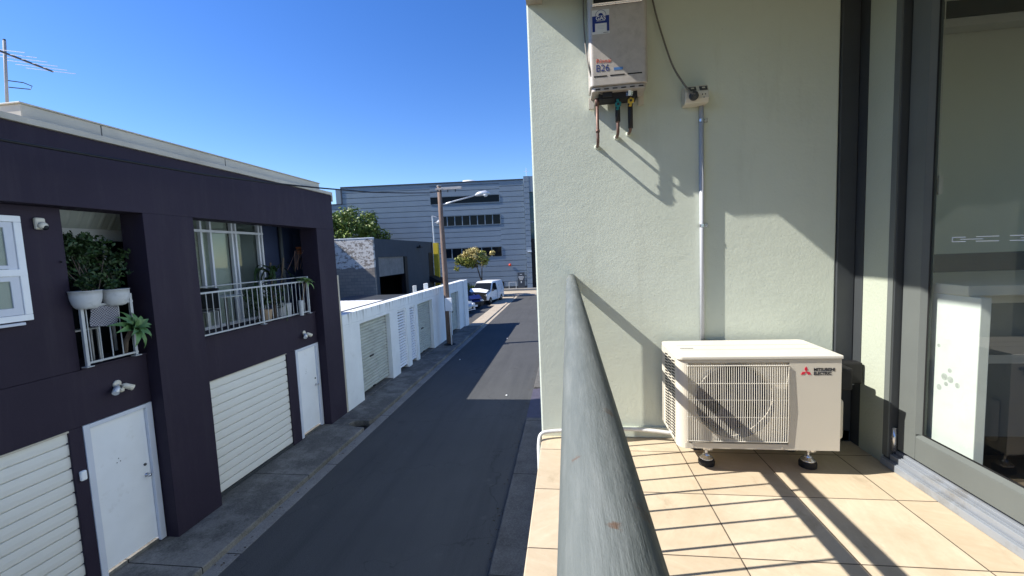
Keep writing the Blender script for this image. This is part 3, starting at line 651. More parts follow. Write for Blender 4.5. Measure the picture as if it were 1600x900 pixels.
# ------------------------------------------------------------------ timber pole with street lamp
p=thing('utility_pole','brown timber utility pole with a white street lamp arm','pole',(-5.52,18.65,FZ))
mb=MB(); mb.tube([(-5.50,18.65,FZ-.1),(-5.53,18.65,-1.5),(-5.58,18.65,1.5),(-5.60,18.65,3.08)],[.135,.122,.105,.092],14); mb.build('shaft',m_wood,p,smooth=True)
mb=MB(); mb.tube([(-5.60,18.65,3.08),(-5.60,18.65,3.12)],.11,12); mb.box(-5.75,-5.45,18.54,18.76,2.93,3.0); mb.build('pole_cap',m_polegrey,p)
mb=MB(); mb.box(-5.5,-4.55,18.55,18.67,2.91,3.02); mb.build('crossarm',m_polegrey,p,bevel=.01)
for x in (-5.2,-4.85):
    mb=MB(); mb.tube([(x,18.61,2.80),(x,18.61,2.91)],[.02,.035],8); mb.build('insulator',m_darkgrey,p)
mb=MB(); mb.tube([(-5.52,18.65,2.26),(-5.1,18.63,2.36),(-3.9,18.6,2.60)],[.04,.035,.03],8); mb.build('lamp_arm',m_galv,p,smooth=True)
mb=MB(); mb.tube([(-3.95,18.6,2.59),(-3.8,18.6,2.64),(-3.5,18.59,2.67),(-3.3,18.59,2.64)],[.05,.10,.11,.05],12); lh=mb.build('lamp_head',m_galv,p,smooth=True)
mb=MB(); mb.lathe((-3.5,18.59,2.50),[(.04,0),(.10,.05),(.11,.09)],12); mb.build('lamp_lens',m_lens,lh,smooth=True)
mb=MB(); mb.box(-5.56,-5.25,18.42,18.52,-2.52,-1.93); mb.build('fuse_box',m_white,p,bevel=.01)
mb=MB(); mb.tube([(-5.38,18.47,-2.5),(-5.36,18.48,FZ)],.03,8); mb.build('conduit',m_galv,p)
mb=MB(); mb.lathe((-5.50,18.65,FZ),[(.3,0),(.24,.03),(.17,.06)],14); mb.build('collar',m_black,p)

# ------------------------------------------------------------------ charcoal workshop behind
wk=thing('workshop','charcoal workshop with half open roller door and flaking white block side','building',(-14,31,GZ))
mb=MB(); X=-12.42; t0=1.28
mb.box(-17,X,26.2,26.65,GZ,t0); mb.box(-13,X,31.75,38.2,GZ,t0); mb.box(-13,X,26.65,31.75,.05,t0); mb.box(-20,-19.6,26.2,38.2,GZ,t0); mb.box(-20,X,37.9,38.19,GZ,t0-.01)
mb.box(-20,-13.0,26.2,38.2,t0-.2,t0-.05)
mb.build('wall',m_wkdark,wk)
mb=MB(); mb.box(-20,X-.002,26.0,26.198,GZ,t0+.02); mb.build('block_wall',m_brick,wk)
mb=MB(); mb.box(-20,X+.01,25.98,26.22,t0+.022,t0+.08); mb.build('coping',m_white,wk)
mb=MB(); mb.box(X-.15,X-.1,26.65,31.2,-1.25,.05); mb.build('roller_door',m_gutter,wk)
mb=MB(); mb.box(X-.2,X-.0,31.2,31.74,GZ,.04); mb.build('door_post',m_black,wk)
mb=MB(); mb.prism([(X+.002,-1.8),(X+1.1,-2.35),(X+1.1,-2.5),(X+.002,-2.3)],'y',36.8,39.0); mb.build('awning',m_black,wk)
mb=MB(); mb.box(X+.002,X+.35,34.0,34.5,.72,.82); mb.box(X+.15,X+.25,34.2,34.3,.82,.95); mb.build('wall_bracket',m_black,wk)
mb=MB(); mb.box(X+.002,X+.03,36.9,38.1,-2.0,.3); mb.build('wall_sign',m_black,wk)
yp=thing('painted_column','yellow painted steel column at the workshop corner','column',(-12.2,38.7,GZ))
mb=MB(); mb.box(-12.45,-12.0,38.45,38.85,GZ,1.2); mb.build('shaft',m_yel,yp,bevel=.01)
mb=MB(); mb.box(-12.5,-11.95,38.4,38.9,GZ,GZ+.06); mb.build('base_plate',m_yel,yp)
lp=thing('lamp_post','slim grey lamp post rising behind the yellow column','lamp post',(-12.75,40,GZ))
mb=MB(); mb.tube([(-12.72,40,GZ),(-12.85,40,3.85)],.07,8); mb.build('shaft',m_galv,lp)
mb=MB(); mb.tube([(-12.85,40,3.85),(-12.4,40,3.7)],.04,6); mb.build('arm',m_galv,lp)
mb=MB(); mb.lathe((-12.2,40,3.0),[(.05,0),(.25,.1),(.28,.25),(.05,.45)],12); mb.tube([(-12.78,40,3.2),(-12.2,40,3.25)],.03,6); mb.build('lamp_head',m_galv,lp)
nb=thing('unseen_shade_block','unseen grey block set behind the white garages to cast shade','building',(-22,19,GZ))
mb=MB(); mb.box(-26,-18,12,25.4,GZ,3.6); mb.build('wall',m_gutter,nb)  # out of view, placed to cast the diagonal shadow on the workshop side
mb=MB(); mb.box(-26.1,-17.9,11.9,25.5,3.6,3.8); mb.build('roof',m_roofw,nb)

# ------------------------------------------------------------------ far office building (local frame: u along facade to the left, d toward viewer, z up)
ofc=thing('office_building','large grey blue clad office building with ribbon windows closing the street','building',(-4.68,48.2,GZ))
D=Vector((-.9945,-.105,0)).normalized(); NN=Vector((D.y,-D.x,0)); 
if NN.y>0: NN=-NN
R0=Vector((-4.68,48.2,0))
def fb(mb,u0,u1,d0,d1,z0,z1):
    v=[]
    for z in (z0,z1):
        for d in (d0,d1):
            for u in (u0,u1): v.append(tuple(R0+D*u+NN*d+Vector((0,0,z))))
    mb.add(v,[(0,2,3,1),(4,5,7,6),(0,1,5,4),(2,6,7,3),(0,4,6,2),(1,3,7,5)])
def clad(mb,u0,u1,z0,z1,d,pitch=.60,step=.055):
    z=z0
    while z<z1-.02:
        h=min(pitch-((z-z0+8.3)%pitch if False else 0),z1-z)
        a=[R0+D*u+NN*dd+Vector((0,0,zz)) for dd,zz in ((d-step*1.4,z),(d,z+.05),(d,z+h-.02),(d-step*1.4,z+h)) for u in (u0,u1)]
        mb.add(a,[(0,1,3,2),(2,3,5,4),(4,5,7,6)]); z+=h
core=MB(); fb(core,0,21.5,-12,-.12,GZ,8.0); fb(core,20.8,26,-12,-.12,GZ,6.2); core.build('core_wall',m_side,ofc)
cl=MB()
W=[(2.79,10.62,5.82,6.60),(2.78,9.70,3.33,4.40),(2.76,9.62,-.35,.72)]
cl_segs=[(0,2.76),(10.64,20.76)]
zs=[GZ+.3,-.35,.72,3.33,4.40,5.82,6.60,8.12]
clad(cl,0,2.74,GZ+.3,8.12,0); clad(cl,10.66,20.76,GZ+.3,8.12,0); clad(cl,20.76,26,GZ+.3,6.25,0)
for a,b_ in ((GZ+.3,-.38),(.75,3.30),(4.43,5.79),(6.63,8.12)): clad(cl,2.74,10.66,a,b_,0)
clad(cl,9.72,10.66,3.30,4.43,0); clad(cl,9.64,10.66,-.38,.75,0)
cl.build('cladding',m_side,ofc)
mb=MB(); fb(mb,-.0,20.85,-.2,.06,8.12,8.24); fb(mb,20.85,26,-.2,.06,6.25,6.36); fb(mb,20.72,20.86,-.15,.05,6.3,8.2); mb.build('flashing',m_wkdark,ofc)
mb=MB(); fb(mb,0,26,-.1,.02,GZ,GZ+.3); mb.build('plinth',m_darkgrey,ofc)
for (a,b_,z0,z1),nm in zip(W,(1,8,6)):
    f=MB(); fb(f,a-.05,b_+.02,-.10,.04,z1,z1+.035); fb(f,a-.05,b_+.02,-.10,.04,z0-.035,z0); fb(f,a-.06,a,-.10,.04,z0,z1); fb(f,b_,b_+.06,-.10,.04,z0,z1)
    for k in range(1,nm):
        uu=a+(b_-a)*k/nm; fb(f,uu-.05,uu+.05,-.10,-.03,z0,z1)
    wo=f.build('window',m_side,ofc)
    mb=MB(); fb(mb,a,b_,-.11,-.08,z0,z1); mb.build('pane',m_glassd,wo)
# tower at right
mb=MB(); fb(mb,-.62,-.02,-8,.25,GZ,8.45); clad(mb,-.62,-.02,GZ,8.45,.30); mb.build('tower_wall',m_side,ofc)
mb=MB(); fb(mb,-8,-.64,-8,-.2,GZ,8.45); mb.build('tower_core',m_side,ofc)
mb=MB(); fb(mb,-8,-.62,-.3,.28,6.7,8.45); mb.build('tower_header',m_side,ofc)
mb=MB(); fb(mb,-8,-.62,-.19,.0,1.5,6.69); mb.build('stair_glazing',m_glasst,ofc)
mb=MB(); fb(mb,-8,-.62,-.15,.02,3.3,3.45); fb(mb,-8,-.62,-.15,.03,5.0,5.1); mb.build('transom',m_side,ofc)
mb=MB(); fb(mb,-8,-.62,-.15,-.02,GZ,1.49); mb.build('entrance_recess',m_black,ofc)
mb=MB(); fb(mb,2.65,3.7,-.05,.02,-3.9,-3.3); mb.build('basement_opening',m_black,ofc)
mb=MB(); fb(mb,-.64,-.2,.31,.8,.0,.12); mb.build('wall_lamp',m_white,ofc)
sg=thing('notice_board','dark notice board with pale lettering by the office corner','sign',tuple(R0+D*.6+NN*.2+Vector((0,0,GZ))))
mb=MB(); fb(mb,.26,1.04,.10,.16,-4.08,-2.3); mb.build('board',m_wkdark,sg)
mb=MB(); fb(mb,.22,1.08,.09,.165,-2.3,-2.24); mb.build('frame',m_side,sg)
mb=MB()
for u0,u1,z in ((.52,.80,-2.55),(.36,.96,-2.80),(.36,.96,-2.92),(.42,.9,-3.04),(.47,.85,-3.16)): fb(mb,u0,u1,.16,.166,z,z+.06)
fb(mb,.60,.72,.16,.166,-3.5,-3.30); mb.build('lettering',m_paper,sg)
o=MB(); c=R0+D*1.87+NN*.05+Vector((0,0,-1.40)); o.tube([c,c+NN*.12],[.16,.13],14); tag(o.build('alarm_bell',m_redprint,None,smooth=True),'small red alarm bell on the grey cladding','bell')
hp=thing('bike_rail','low white tubular rail on the kerb before the office building','rail',tuple(R0+D*1.6+NN*.6+Vector((0,0,GZ))))
pp_=[R0+D*1.25+NN*.6,R0+D*2.05+NN*.6]
for q in pp_:
    mb=MB(); mb.tube([q+Vector((0,0,GZ+.05)),q+Vector((0,0,-3.35))],.03,8); mb.build('post',m_galv,hp)
mb=MB(); mb.tube([pp_[0]+Vector((0,0,-3.36)),pp_[1]+Vector((0,0,-3.36))],.03,8); mb.build('rail',m_galv,hp)
c=R0+D*6.3+NN*-1.5; mb=MB(); mb.lathe((c.x,c.y,8.1),[(.9,0),(.9,.25),(.75,.42),(.2,.5)],16); tag(mb.build('roof_ventilator',m_sheetw,None,smooth=True),'white domed ventilator on the office roof edge','ventilator')
c=R0+D*-.4+NN*-1; mb=MB(); mb.tube([(c.x,c.y,8.4),(c.x,c.y,9.6)],.03,6); mb.tube([(c.x-.3,c.y,9.2),(c.x+.3,c.y,9.2)],.02,5); tag(mb.build('roof_aerial',m_galv),'thin aerial on the office tower roof','aerial')

# ------------------------------------------------------------------ trees
def tree(name,lab,base,trunkpts,clumps,per,size,mats,cat='tree',group='trees'):
    tr=thing(name,lab,cat,base,group)
    mb=MB()
    for pts,rs in trunkpts: mb.tube(pts,rs,8)
    mb.build('trunk',m_bark,tr,smooth=True)
    mb=MB()
    for c in clumps:
        mb.m=1 if (len(mats)>1 and c[4]) else 0
        leaves(mb,[c[:4]],per,size)
    mb.build('crown',mats,tr)
# big green tree behind the workshop
cl=[]
cx,cy,cz=-22.0,41.5,3.1
for k in range(95):
    d=rng.normal(size=3); d/=np.linalg.norm(d); r=.55+.5*rng.random()
    px=cx+d[0]*3.3*r; py=cy+d[1]*2.6*r; pz=cz+d[2]*2.0*r
    pz -= .10*(px-cx)+.25*max(0,(px-cx)-1.5)
    cl.append((px,py,pz,.62+.3*rng.random(),0))
tree('evergreen_tree','broad dark green tree rising behind the flaking white block wall',(-22,41.5,GZ),
 [([(-22,41.5,GZ),(-22,41.5,0),(-21.6,41.4,2.4)],[.35,.28,.16]),([(-22,41.5,0),(-23.6,41.5,2.2),(-24.2,41.5,3.4)],[.2,.14,.07]),([(-22,41.5,.3),(-20.2,41.3,2.0),(-19.4,41.3,2.6)],[.18,.12,.06])],cl,85,.20,[m_leafm])
# small pale tree above the van
cl=[]
cx,cy,cz=-8.9,40.2,-.35
for k in range(85):
    d=rng.normal(size=3); d/=np.linalg.norm(d); r=.45+.55*rng.random()
    px=cx-.1+d[0]*2.1*r; py=cy+d[1]*1.5*r; pz=cz+d[2]*1.0*r+.24*(px-cx)*(1 if px<cx else .35)
    if pz<cz-.5 and rng.random()<.55: continue
    if px>cx+1.75: continue
    cl.append((px,py,pz,.27+.12*rng.random(),1 if (pz>cz+.05 and rng.random()<.75) else 0))
tree('street_tree','small tree with pale yellow pink new leaves above the white van',(-8.3,40.2,GZ),
 [([(-8.3,40.2,GZ),(-8.35,40.2,-2.6),(-8.7,40.2,-1.3),(-9.1,40.2,-.5)],[.09,.07,.05,.03]),([(-8.32,40.2,-2.9),(-8.25,40.2,-1.6),(-8.2,40.2,-.6)],[.06,.045,.03]),([(-8.7,40.2,-1.3),(-10,40.2,-.9)],[.04,.02])],cl,70,.14,[m_leafy,m_leafp])
cl=[(-8.9+rng.normal()*.7,36.8+rng.normal()*.4,-3.4+rng.random()*.65,.28,0) for _ in range(26)]
tree('roadside_bush','low bright green bush beside the smashed cars',(-8.9,36.8,GZ),[([(-8.9,36.8,GZ),(-8.9,36.8,-3.3)],[.05,.03])],cl,38,.12,[m_leafm],'bush')

# ------------------------------------------------------------------ vehicles (local: +x forward)
def wheel(v,x,y,r=.31):
    mb=MB(); s=1 if y>0 else -1
    mb.lathe((x,y-.1*1,r),[(r*.86,0),(r,.03),(r,.17),(r*.86,.2)],20,'y'); w_=mb.build('wheel',m_tyre,v,local=True,smooth=False)
    mb=MB(); mb.lathe((x,y+(s*.09),r),[(r*.62,-.015),(r*.60,.0),(r*.2,.015)] ,14,'y'); mb.build('rim',m_rim,w_,local=True)
def car(name,lab,loc,rz,mat,body,green,wheels,hw,wr=.31,damage=False,plate=True,nose=None):
    v=thing(name,lab,'van' if 'van' in name else 'car',loc,'vehicles parked beyond the garages',rz)
    mb=MB(); mb.loft(body); mb.build('body',mat,v,local=True,bevel=.07,seg=3,smooth=True)
    mb=MB(); mb.loft(green); mb.build('cabin',mat,v,local=True,bevel=.05,seg=3,smooth=True)
    for x in wheels:
        for y in (-hw+.11,hw-.11): wheel(v,x,y,wr)
    return v
# van
vx,vy=-6.98,35.75
vz=GZ
van=car('parked_van','white delivery van with a buckled bonnet and missing front bumper',(vx,vy,vz),math.radians(-100),m_carw,
 [(-2.05,.35,.85),(-2.1,.95,.87),(-2.05,1.1,.87),(1.2,1.1,.87),(2.0,.9,.82),(2.02,.4,.78),(1.4,.28,.84),(-1.9,.28,.86)],
 [(-2.06,1.05,.86),(-1.98,1.7,.76),(-1.85,1.83,.72),(.35,1.85,.72),(.55,1.8,.72),(1.32,1.05,.84)],(-1.3,1.38),.87)
mb=MB(); mb.add([(.66,-.68,1.74),(1.28,-.78,1.16),(1.28,.78,1.16),(.66,.68,1.74),(.62,-.66,1.72),(1.2,-.76,1.12),(1.2,.76,1.12),(.62,.66,1.72)],[(0,1,2,3),(4,7,6,5),(0,4,5,1),(2,6,7,3),(1,5,6,2),(0,3,7,4)]); mb.build('windscreen',m_glassd,van,local=True)
for s in (-1,1):
    mb=MB(); mb.add([(.50,s*.745,1.70),(-.15,s*.748,1.70),(-.15,s*.868,1.12),(1.05,s*.862,1.12),(.50,s*.765,1.70),(-.15,s*.768,1.70),(-.15,s*.884,1.12),(1.05,s*.878,1.12)],[(0,1,2,3),(4,5,6,7),(0,4,5,1),(1,5,6,2),(2,6,7,3),(3,7,4,0)]); mb.build('side_window',m_glassd,van,local=True)
    mb=MB(); mb.box(-.19,-.175,s*.872-.012,s*.872+.012,.4,1.7*.65); mb.box(1.0,1.15,s*.95-.06,s*.95+.06,1.08,1.25); mb.build('door_mirror',m_darkgrey,van,local=True,bevel=.01)
mb=MB(); mb.add([(1.22,-.80,1.12),(1.22,.80,1.12),(1.62,-.84,1.36),(1.66,.78,1.22),(1.60,0,1.36),(2.02,-.78,1.10),(2.08,.74,1.04),(2.0,0,1.10)],[(0,1,3,4,2),(2,4,7,5),(4,3,6,7)]); bo=mb.build('bonnet',m_carw,van,local=True); so=bo.modifiers.new('t','SOLIDIFY'); so.thickness=.03
mb=MB(); mb.box(1.85,2.09,-.74,.70,.42,1.0); mb.build('engine_bay',m_black,van,local=True)
for s in (-1,1):
    mb=MB(); mb.box(1.95,2.09,s*.66-.12,s*.66+.12,.74,.90); mb.build('headlight',m_lens,van,local=True,bevel=.02)
mb=MB(); mb.box(2.0,2.14,-.2,.5,.34,.44); mb.box(2.05,2.16,-.6,-.45,.28,.6); mb.build('broken_bumper',m_carw,van,local=True,bevel=.02)
mb=MB(); mb.box(2.062,2.075,-.7,.7,.46,.7); mb.build('radiator',m_black,van,local=True)
def hatch(name,lab,loc,rz,mat,damage):
    v=car(name,lab,loc,rz,mat,[(-1.95,.35,.80),(-2.0,.85,.82),(.85,.92,.84),(1.85,.72,.76),(2.0,.55,.70),(1.98,.25,.70),(-1.9,.22,.8)],
     [(-1.9,.86,.80),(-1.55,1.38,.62),(-.4,1.47,.60),(.1,1.44,.60),(.95,.90,.76)],(-1.25,1.25),.83,.30)
    mb=MB(); mb.add([(.16,-.58,1.43),(.94,-.72,.93),(.94,.72,.93),(.16,.58,1.43),(.1,-.58,1.38),(.9,-.72,.9),(.9,.72,.9),(.1,.58,1.38)],[(0,1,2,3),(4,7,6,5),(0,4,5,1),(2,6,7,3),(1,5,6,2),(0,3,7,4)]); mb.build('windscreen',m_glassd,v,local=True)
    for s in (-1,1):
        mb=MB(); mb.add([(.0,s*.625,1.38),(-1.4,s*.64,1.34),(-1.6,s*.80,.93),(.72,s*.79,.93),(.0,s*.645,1.38),(-1.4,s*.66,1.34),(-1.6,s*.82,.93),(.72,s*.81,.93)],[(0,1,2,3),(4,5,6,7),(0,4,5,1),(1,5,6,2),(2,6,7,3),(3,7,4,0)]); mb.build('side_window',m_glassd,v,local=True)
        mb=MB(); mb.box(1.72,1.99,s*.56-.13,s*.56+.13,.56,.70); mb.build('headlight',m_lens,v,local=True,bevel=.03)
        mb=MB(); mb.box(.55,.72,s*.90-.06,s*.90+.06,.92,1.04); mb.build('door_mirror',mat,v,local=True,bevel=.02)
    mb=MB(); mb.box(1.97,2.01,-.45,.45,.30,.48); mb.build('grille',m_black,v,local=True)
    if damage:
        mb=MB(); mb.box(1.9,2.06,-.7,.72,.28,.56); mb.box(1.7,2.1,.3,.5,.2,.5); mb.build('exposed_engine',m_black,v,local=True)
        mb=MB(); mb.add([(.9,-.74,.93),(.9,.74,.93),(1.4,.78,1.04),(1.35,-.76,1.0),(1.95,.6,.78),(1.9,-.66,.8)],[(0,1,2,3),(3,2,4,5)]); b2=mb.build('bonnet',mat,v,local=True); so=b2.modifiers.new('t','SOLIDIFY'); so.thickness=.025
        mb=MB(); mb.box(2.0,2.12,-.35,.0,.22,.36); mb.build('broken_bumper',m_carw,v,local=True)
    else:
        mb=MB(); mb.box(2.0,2.02,-.26,.26,.36,.47); mb.build('number_plate',m_plateM,v,local=True)
        mb=MB(); mb.box(1.93,2.02,-.68,.68,.24,.30); mb.build('bumper',m_carw,v,local=True,bevel=.02)
    return v
hatch('parked_car','dark blue car with a smashed front end beside the white van',(-8.55,32.6,GZ),math.radians(-38),m_carb,True)
hatch('parked_car','silver car nosing out from behind the end of the white garage wall',(-8.75,29.9,GZ),math.radians(-28),m_cars,False)

# ------------------------------------------------------------------ our apartment building
ap=thing('apartment_building','sage green rendered apartment building with tiled balcony and grey glass door','building',(.8,2.5,-1.35))
WY=2.559
mb=MB(); mb.box(-.19,1.475,WY,14,-4.2,3.5); mb.box(1.475,1.70,WY+.22,14,-4.2,3.5); mb.build('wall',m_sage,ap,bevel=.008)
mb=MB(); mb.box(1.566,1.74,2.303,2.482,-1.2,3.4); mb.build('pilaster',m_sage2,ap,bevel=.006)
mb=MB(); mb.box(1.4765,1.5645,WY-.012,WY+.2,-1.2,3.4); mb.build('corner_post',m_darkgrey,ap,bevel=.003)
mb=MB(); mb.box(1.5675,1.60,2.484,WY+.19,-1.2,3.4); mb.build('side_post',m_frame2,ap)
# upper balcony slab with drip edge
mb=MB(); mb.box(-.17,4,-4,WY-.001,1.43,1.60); mb.box(-.205,-.1701,-4,WY-.001,1.455,1.62); mb.build('upper_slab',m_sage,ap,bevel=.004)
mb=MB(); mb.box(-.19,-.10,-4,WY-.001,1.415,1.429); mb.build('drip_edge',m_cream,ap)
# balcony floor
mb=MB(); mb.box(-.19,1.60,-4,WY,-1.165,-1.15); mb.build('floor_tiles',m_tile,ap,bevel=.005)
mb=MB(); mb.box(-.183,4,-4,WY-.0015,-1.40,-1.166); mb.build('balcony_slab',m_sage,ap)
mb=MB(); mb.box(-.183,4,-12,2.5,-4.2,-1.402); mb.build('lower_wall',m_street,ap)
mb=MB(); mb.box(-.197,-.1905,2.63,14,-4.2,3.5); mb.build('street_bounce_sheet',m_street,ap)  # unseen sheet added to control light bounced into the street
mb=MB(); mb.box(-.03,1.56,WY-.012,WY-.0005,-1.149,-1.085); mb.build('skirting',m_sage,ap,bevel=.003)
# ---- glass door
DX=1.60
mb=MB(); mb.box(1.57,1.70,2.262,2.300,-1.15,3.3); jb=mb.build('door_jamb',m_frame2,ap,bevel=.002)
mb=MB(); mb.box(1.563,1.583,2.2655,2.2995,-1.10,3.3); mb.build('jamb_strip',m_frame,jb)
mb=MB(); mb.box(1.555,1.72,-4,2.299,-1.149,-1.115); mb.box(1.575,1.72,-4,2.299,-1.1149,-1.085); mb.box(1.600,1.72,-4,2.298,-1.0849,-1.07); sl=mb.build('door_sill',m_track,ap,bevel=.002)
for x in (1.565,1.588,1.604):
    k=MB(); k.box(x,x+.003,-4,2.297,-1.1145 if x<1.57 else (-1.0845 if x<1.6 else -1.0695),-1.111 if x<1.57 else (-1.081 if x<1.6 else -1.066)); k.build('sill_rib',m_track,sl)
f=MB(); f.box(DX,DX+.05,2.150,2.255,-1.055,3.2); f.box(DX,DX+.05,.5,2.1495,-1.055,-.945); f.box(DX,DX+.05,.40,.4995,-1.055,3.2)
dr=f.build('glass_door',m_frame,ap,bevel=.004)
k=MB(); k.prism([(DX-.001,-.945),(DX+.02,-.93),(DX+.02,-.945)],'y',.5,2.149); k.prism([(DX-.001,2.15),(DX+.02,2.135),(DX+.02,2.15)],'z',-.93,3.2); k.build('glazing_bead',m_frame,dr)
k=MB(); k.box(DX+.019,DX+.0215,.5,2.137,-.932,-.924); k.box(DX+.019,DX+.0215,2.129,2.137,-.924,3.2); k.build('gasket',m_black,dr)
k=MB(); k.add([(DX+.022,.5,-.945),(DX+.022,2.14,-.945),(DX+.022,2.14,3.2),(DX+.022,.5,3.2)],[(0,1,2,3)]); k.build('pane',m_glass,dr)
k=MB(); k.tube([(DX-.012,2.259,-1.065),(DX-.012,2.259,-.945)],.012,12); k.build('hinge',m_zinc,dr,smooth=True)
# second fixed leaf nearer the viewer
f=MB(); f.box(DX,DX+.05,-4,.395,-1.055,-.945); f.box(DX,DX+.05,.29,.3945,-.944,3.2); d2=f.build('glass_door',m_frame,ap,bevel=.004)
k=MB(); k.add([(DX+.022,-4,-.945),(DX+.022,.29,-.945),(DX+.022,.29,3.2),(DX+.022,-4,3.2)],[(0,1,2,3)]); k.build('pane',m_glass,d2)
# frosted safety decal: linked rounded bars
k=MB(); zc=-.0225; xx=DX+.018
def bar(y0,y1,dz,h=.0034): k.box(xx,xx+.002,y0,y1,zc+dz-h/2,zc+dz+h/2)
y=2.025; first=True
while y>.6:
    L=.135
    bar(y-L*.45,y,.009); bar(y-L*.45,y,-.009)
    bar(y-L*1.0,y-L*.28,0,.003)
    if first:
        bar(y-.0015,y+.0015,0,.018); first=False
    bar(y-L*1.45,y-L*.78,.009); bar(y-L*1.45,y-L*.78,-.009)
    y-=L*1.45+.04
k.build('decal',m_decal,dr)
# ---- room behind the glass
mb=MB(); mb.box(1.73,6,-5,6,-1.15,-1.06); mb.build('room_floor',m_roomf,ap)
mb=MB(); mb.box(1.73,6,WY+.5,WY+.7,-1.06,2.4); mb.box(5.8,6,-5,WY+.5,-1.06,-.2); mb.box(5.8,6,-5,WY+.5,1.3,2.4); mb.box(1.73,6,-5.2,-5,-1.06,2.4); mb.build('room_wall',m_room,ap)  # gap in the far wall added to let daylight brighten the room
mb=MB(); mb.box(1.66,6,-5,WY+.5,1.6,1.75); mb.build('room_ceiling',m_room,ap)
mb=MB(); mb.box(1.705,1.73,2.40,WY+.5,-1.06,2.4); mb.build('room_wall',m_room,ap)
mb=MB(); mb.box(1.735,5.7,2.95,WY+.49,1.227,1.275); mb.build('bulkhead_trim',m_bench,ap)
mb=MB(); mb.box(1.735,5.7,2.94,WY+.49,1.276,1.37); mb.build('bulkhead',m_black,ap)
bl=thing('venetian_blind','raised venetian blind with dark headrail behind the glass door','blind',(1.69,1.5,1.4))
mb=MB(); mb.box(1.66,1.72,.5,2.25,1.235,1.245); mb.build('bottom_rail',m_bench,bl,bevel=.002)
mb=MB()
for i in range(5): mb.box(1.665,1.715,.5,2.25,1.25+i*.02,1.255+i*.02)
mb.build('slats',m_black,bl)
mb=MB(); mb.box(1.66,1.72,.5,2.25,1.36,1.5); mb.build('headrail',m_black,bl)
mb=MB(); mb.tube([(1.66,2.16,1.24),(1.66,2.16,.26)],.002,5); mb.box(1.652,1.668,2.145,2.175,.18,.262); mb.build('cord',m_ivory,bl)
kc=thing('kitchen_bench','white kitchen bench end with pale top behind the glass door','bench',(2.1,2.4,-1.06))
mb=MB(); mb.box(1.66,1.70,1.935,2.24,-1.06,-.263); mb.build('end_panel',m_panel,kc,bevel=.003)
for y,z,r in ((2.06,-.60,.010),(2.085,-.635,.016),(2.055,-.64,.015),(2.02,-.655,.012),(2.11,-.69,.013),(2.075,-.665,.010),(2.12,-.50,.008)):
    MB().lathe((1.6598,y,z),[(r,0),(r*.9,.0003)],11,'x').build('stain_mark',m_stain,kc)
mb=MB(); mb.box(1.655,3.6,1.985,2.75,-.262,-.218); mb.build('bench_top',m_bench,kc,bevel=.004)
mb=MB(); mb.box(1.85,3.5,2.18,2.74,-.95,-.264); mb.build('cabinet',m_blind2,kc)
mb=MB(); mb.box(1.85,3.5,2.172,2.178,-.60,-.56); mb.box(1.85,3.5,2.172,2.178,-.32,-.264); mb.build('cabinet_rail',m_bench,kc)
mb=MB(); mb.box(1.85,3.5,2.22,2.70,-1.06,-.951); mb.build('kickboard',m_black,kc)
mb=MB(); mb.box(1.735,5.0,WY+.47,WY+.499,-.275,-.124); tag(mb.build('splashback',m_wkdark),'dark splashback strip on the room wall above the bench','splashback')

# ---- balcony railing
rl=thing('balcony_railing','weathered grey round balcony handrail with slim balusters below','railing',(.018,1.2,-1.15))
XR=.018; pts=[(XR,y,-.170) for y in np.linspace(-3,2.558,40)]
MB().tube(pts,.0285,28).build('handrail',m_rail,rl,smooth=True)
mb=MB(); mb.box(XR-.024,XR+.024,-3,2.423,-.292,-.264); mb.build('mid_rail',m_rail,rl,bevel=.004)
mb=MB(); mb.box(XR-.02,XR+.02,-3,2.423,-1.085,-1.06); mb.build('bottom_rail',m_rail,rl,bevel=.004)
k=0; y=2.367
while y>-2.9:
    if abs(((y-2.367)/.1245)%10-5)<.1 and False: pass
    mb=MB(); mb.tube([(XR,y,-1.07),(XR,y,-.28)],.0062,8); mb.build('baluster',m_rail,rl); y-=.1245
for y in (2.445,.95,-.6,-2.2):
    if y<2.4 and y>.5: continue
    mb=MB(); mb.box(XR-.02,XR+.02,y-.021,y+.021,-1.15,-.18); mb.build('post',m_rail,rl)
for y in (1.8,.55):
    mb=MB(); mb.tube([(XR,y,-.28),(XR,y,-.18)],.008,8); mb.build('spacer',m_rail,rl)

# ---- AC outdoor unit
ac=thing('air_conditioner','ivory outdoor air conditioner unit on four rubber feet below the conduit','air conditioner',(.9,2.3,-1.15))
YF=2.142; YB=2.50; XL=.527; XRr=1.272; ZB=-1.018; ZT=-.566
def rbox(mb,x0,x1,y0,y1,z0,z1,r,corners=(1,1,1,1),n=6):
    poly=[]
    for (cx_,cy_,a0,on) in ((x1,y1,0,corners[0]),(x0,y1,90,corners[1]),(x0,y0,180,corners[2]),(x1,y0,270,corners[3])):
        if not on: poly.append((cx_,cy_)); continue
        ox=cx_-r if cx_==x1 else cx_+r; oy=cy_-r if cy_==y1 else cy_+r
        for k in range(n+1):
            a=math.radians(a0+90*k/n); poly.append((ox+r*math.cos(a),oy+r*math.sin(a)))
    mb.prism(poly,'z',z0,z1)
gx0,gx1,gz0,gz1=.566,1.043,-.990,-.580
mb=MB()
# front frame
mb.box(gx1,XRr,YF,YF+.03,ZB,ZT); mb.box(gx0-.006,gx1,YF+.0004,YF+.03,gz1,ZT-.0005); mb.box(gx0-.006,gx1,YF+.0004,YF+.03,ZB+.0005,gz0)
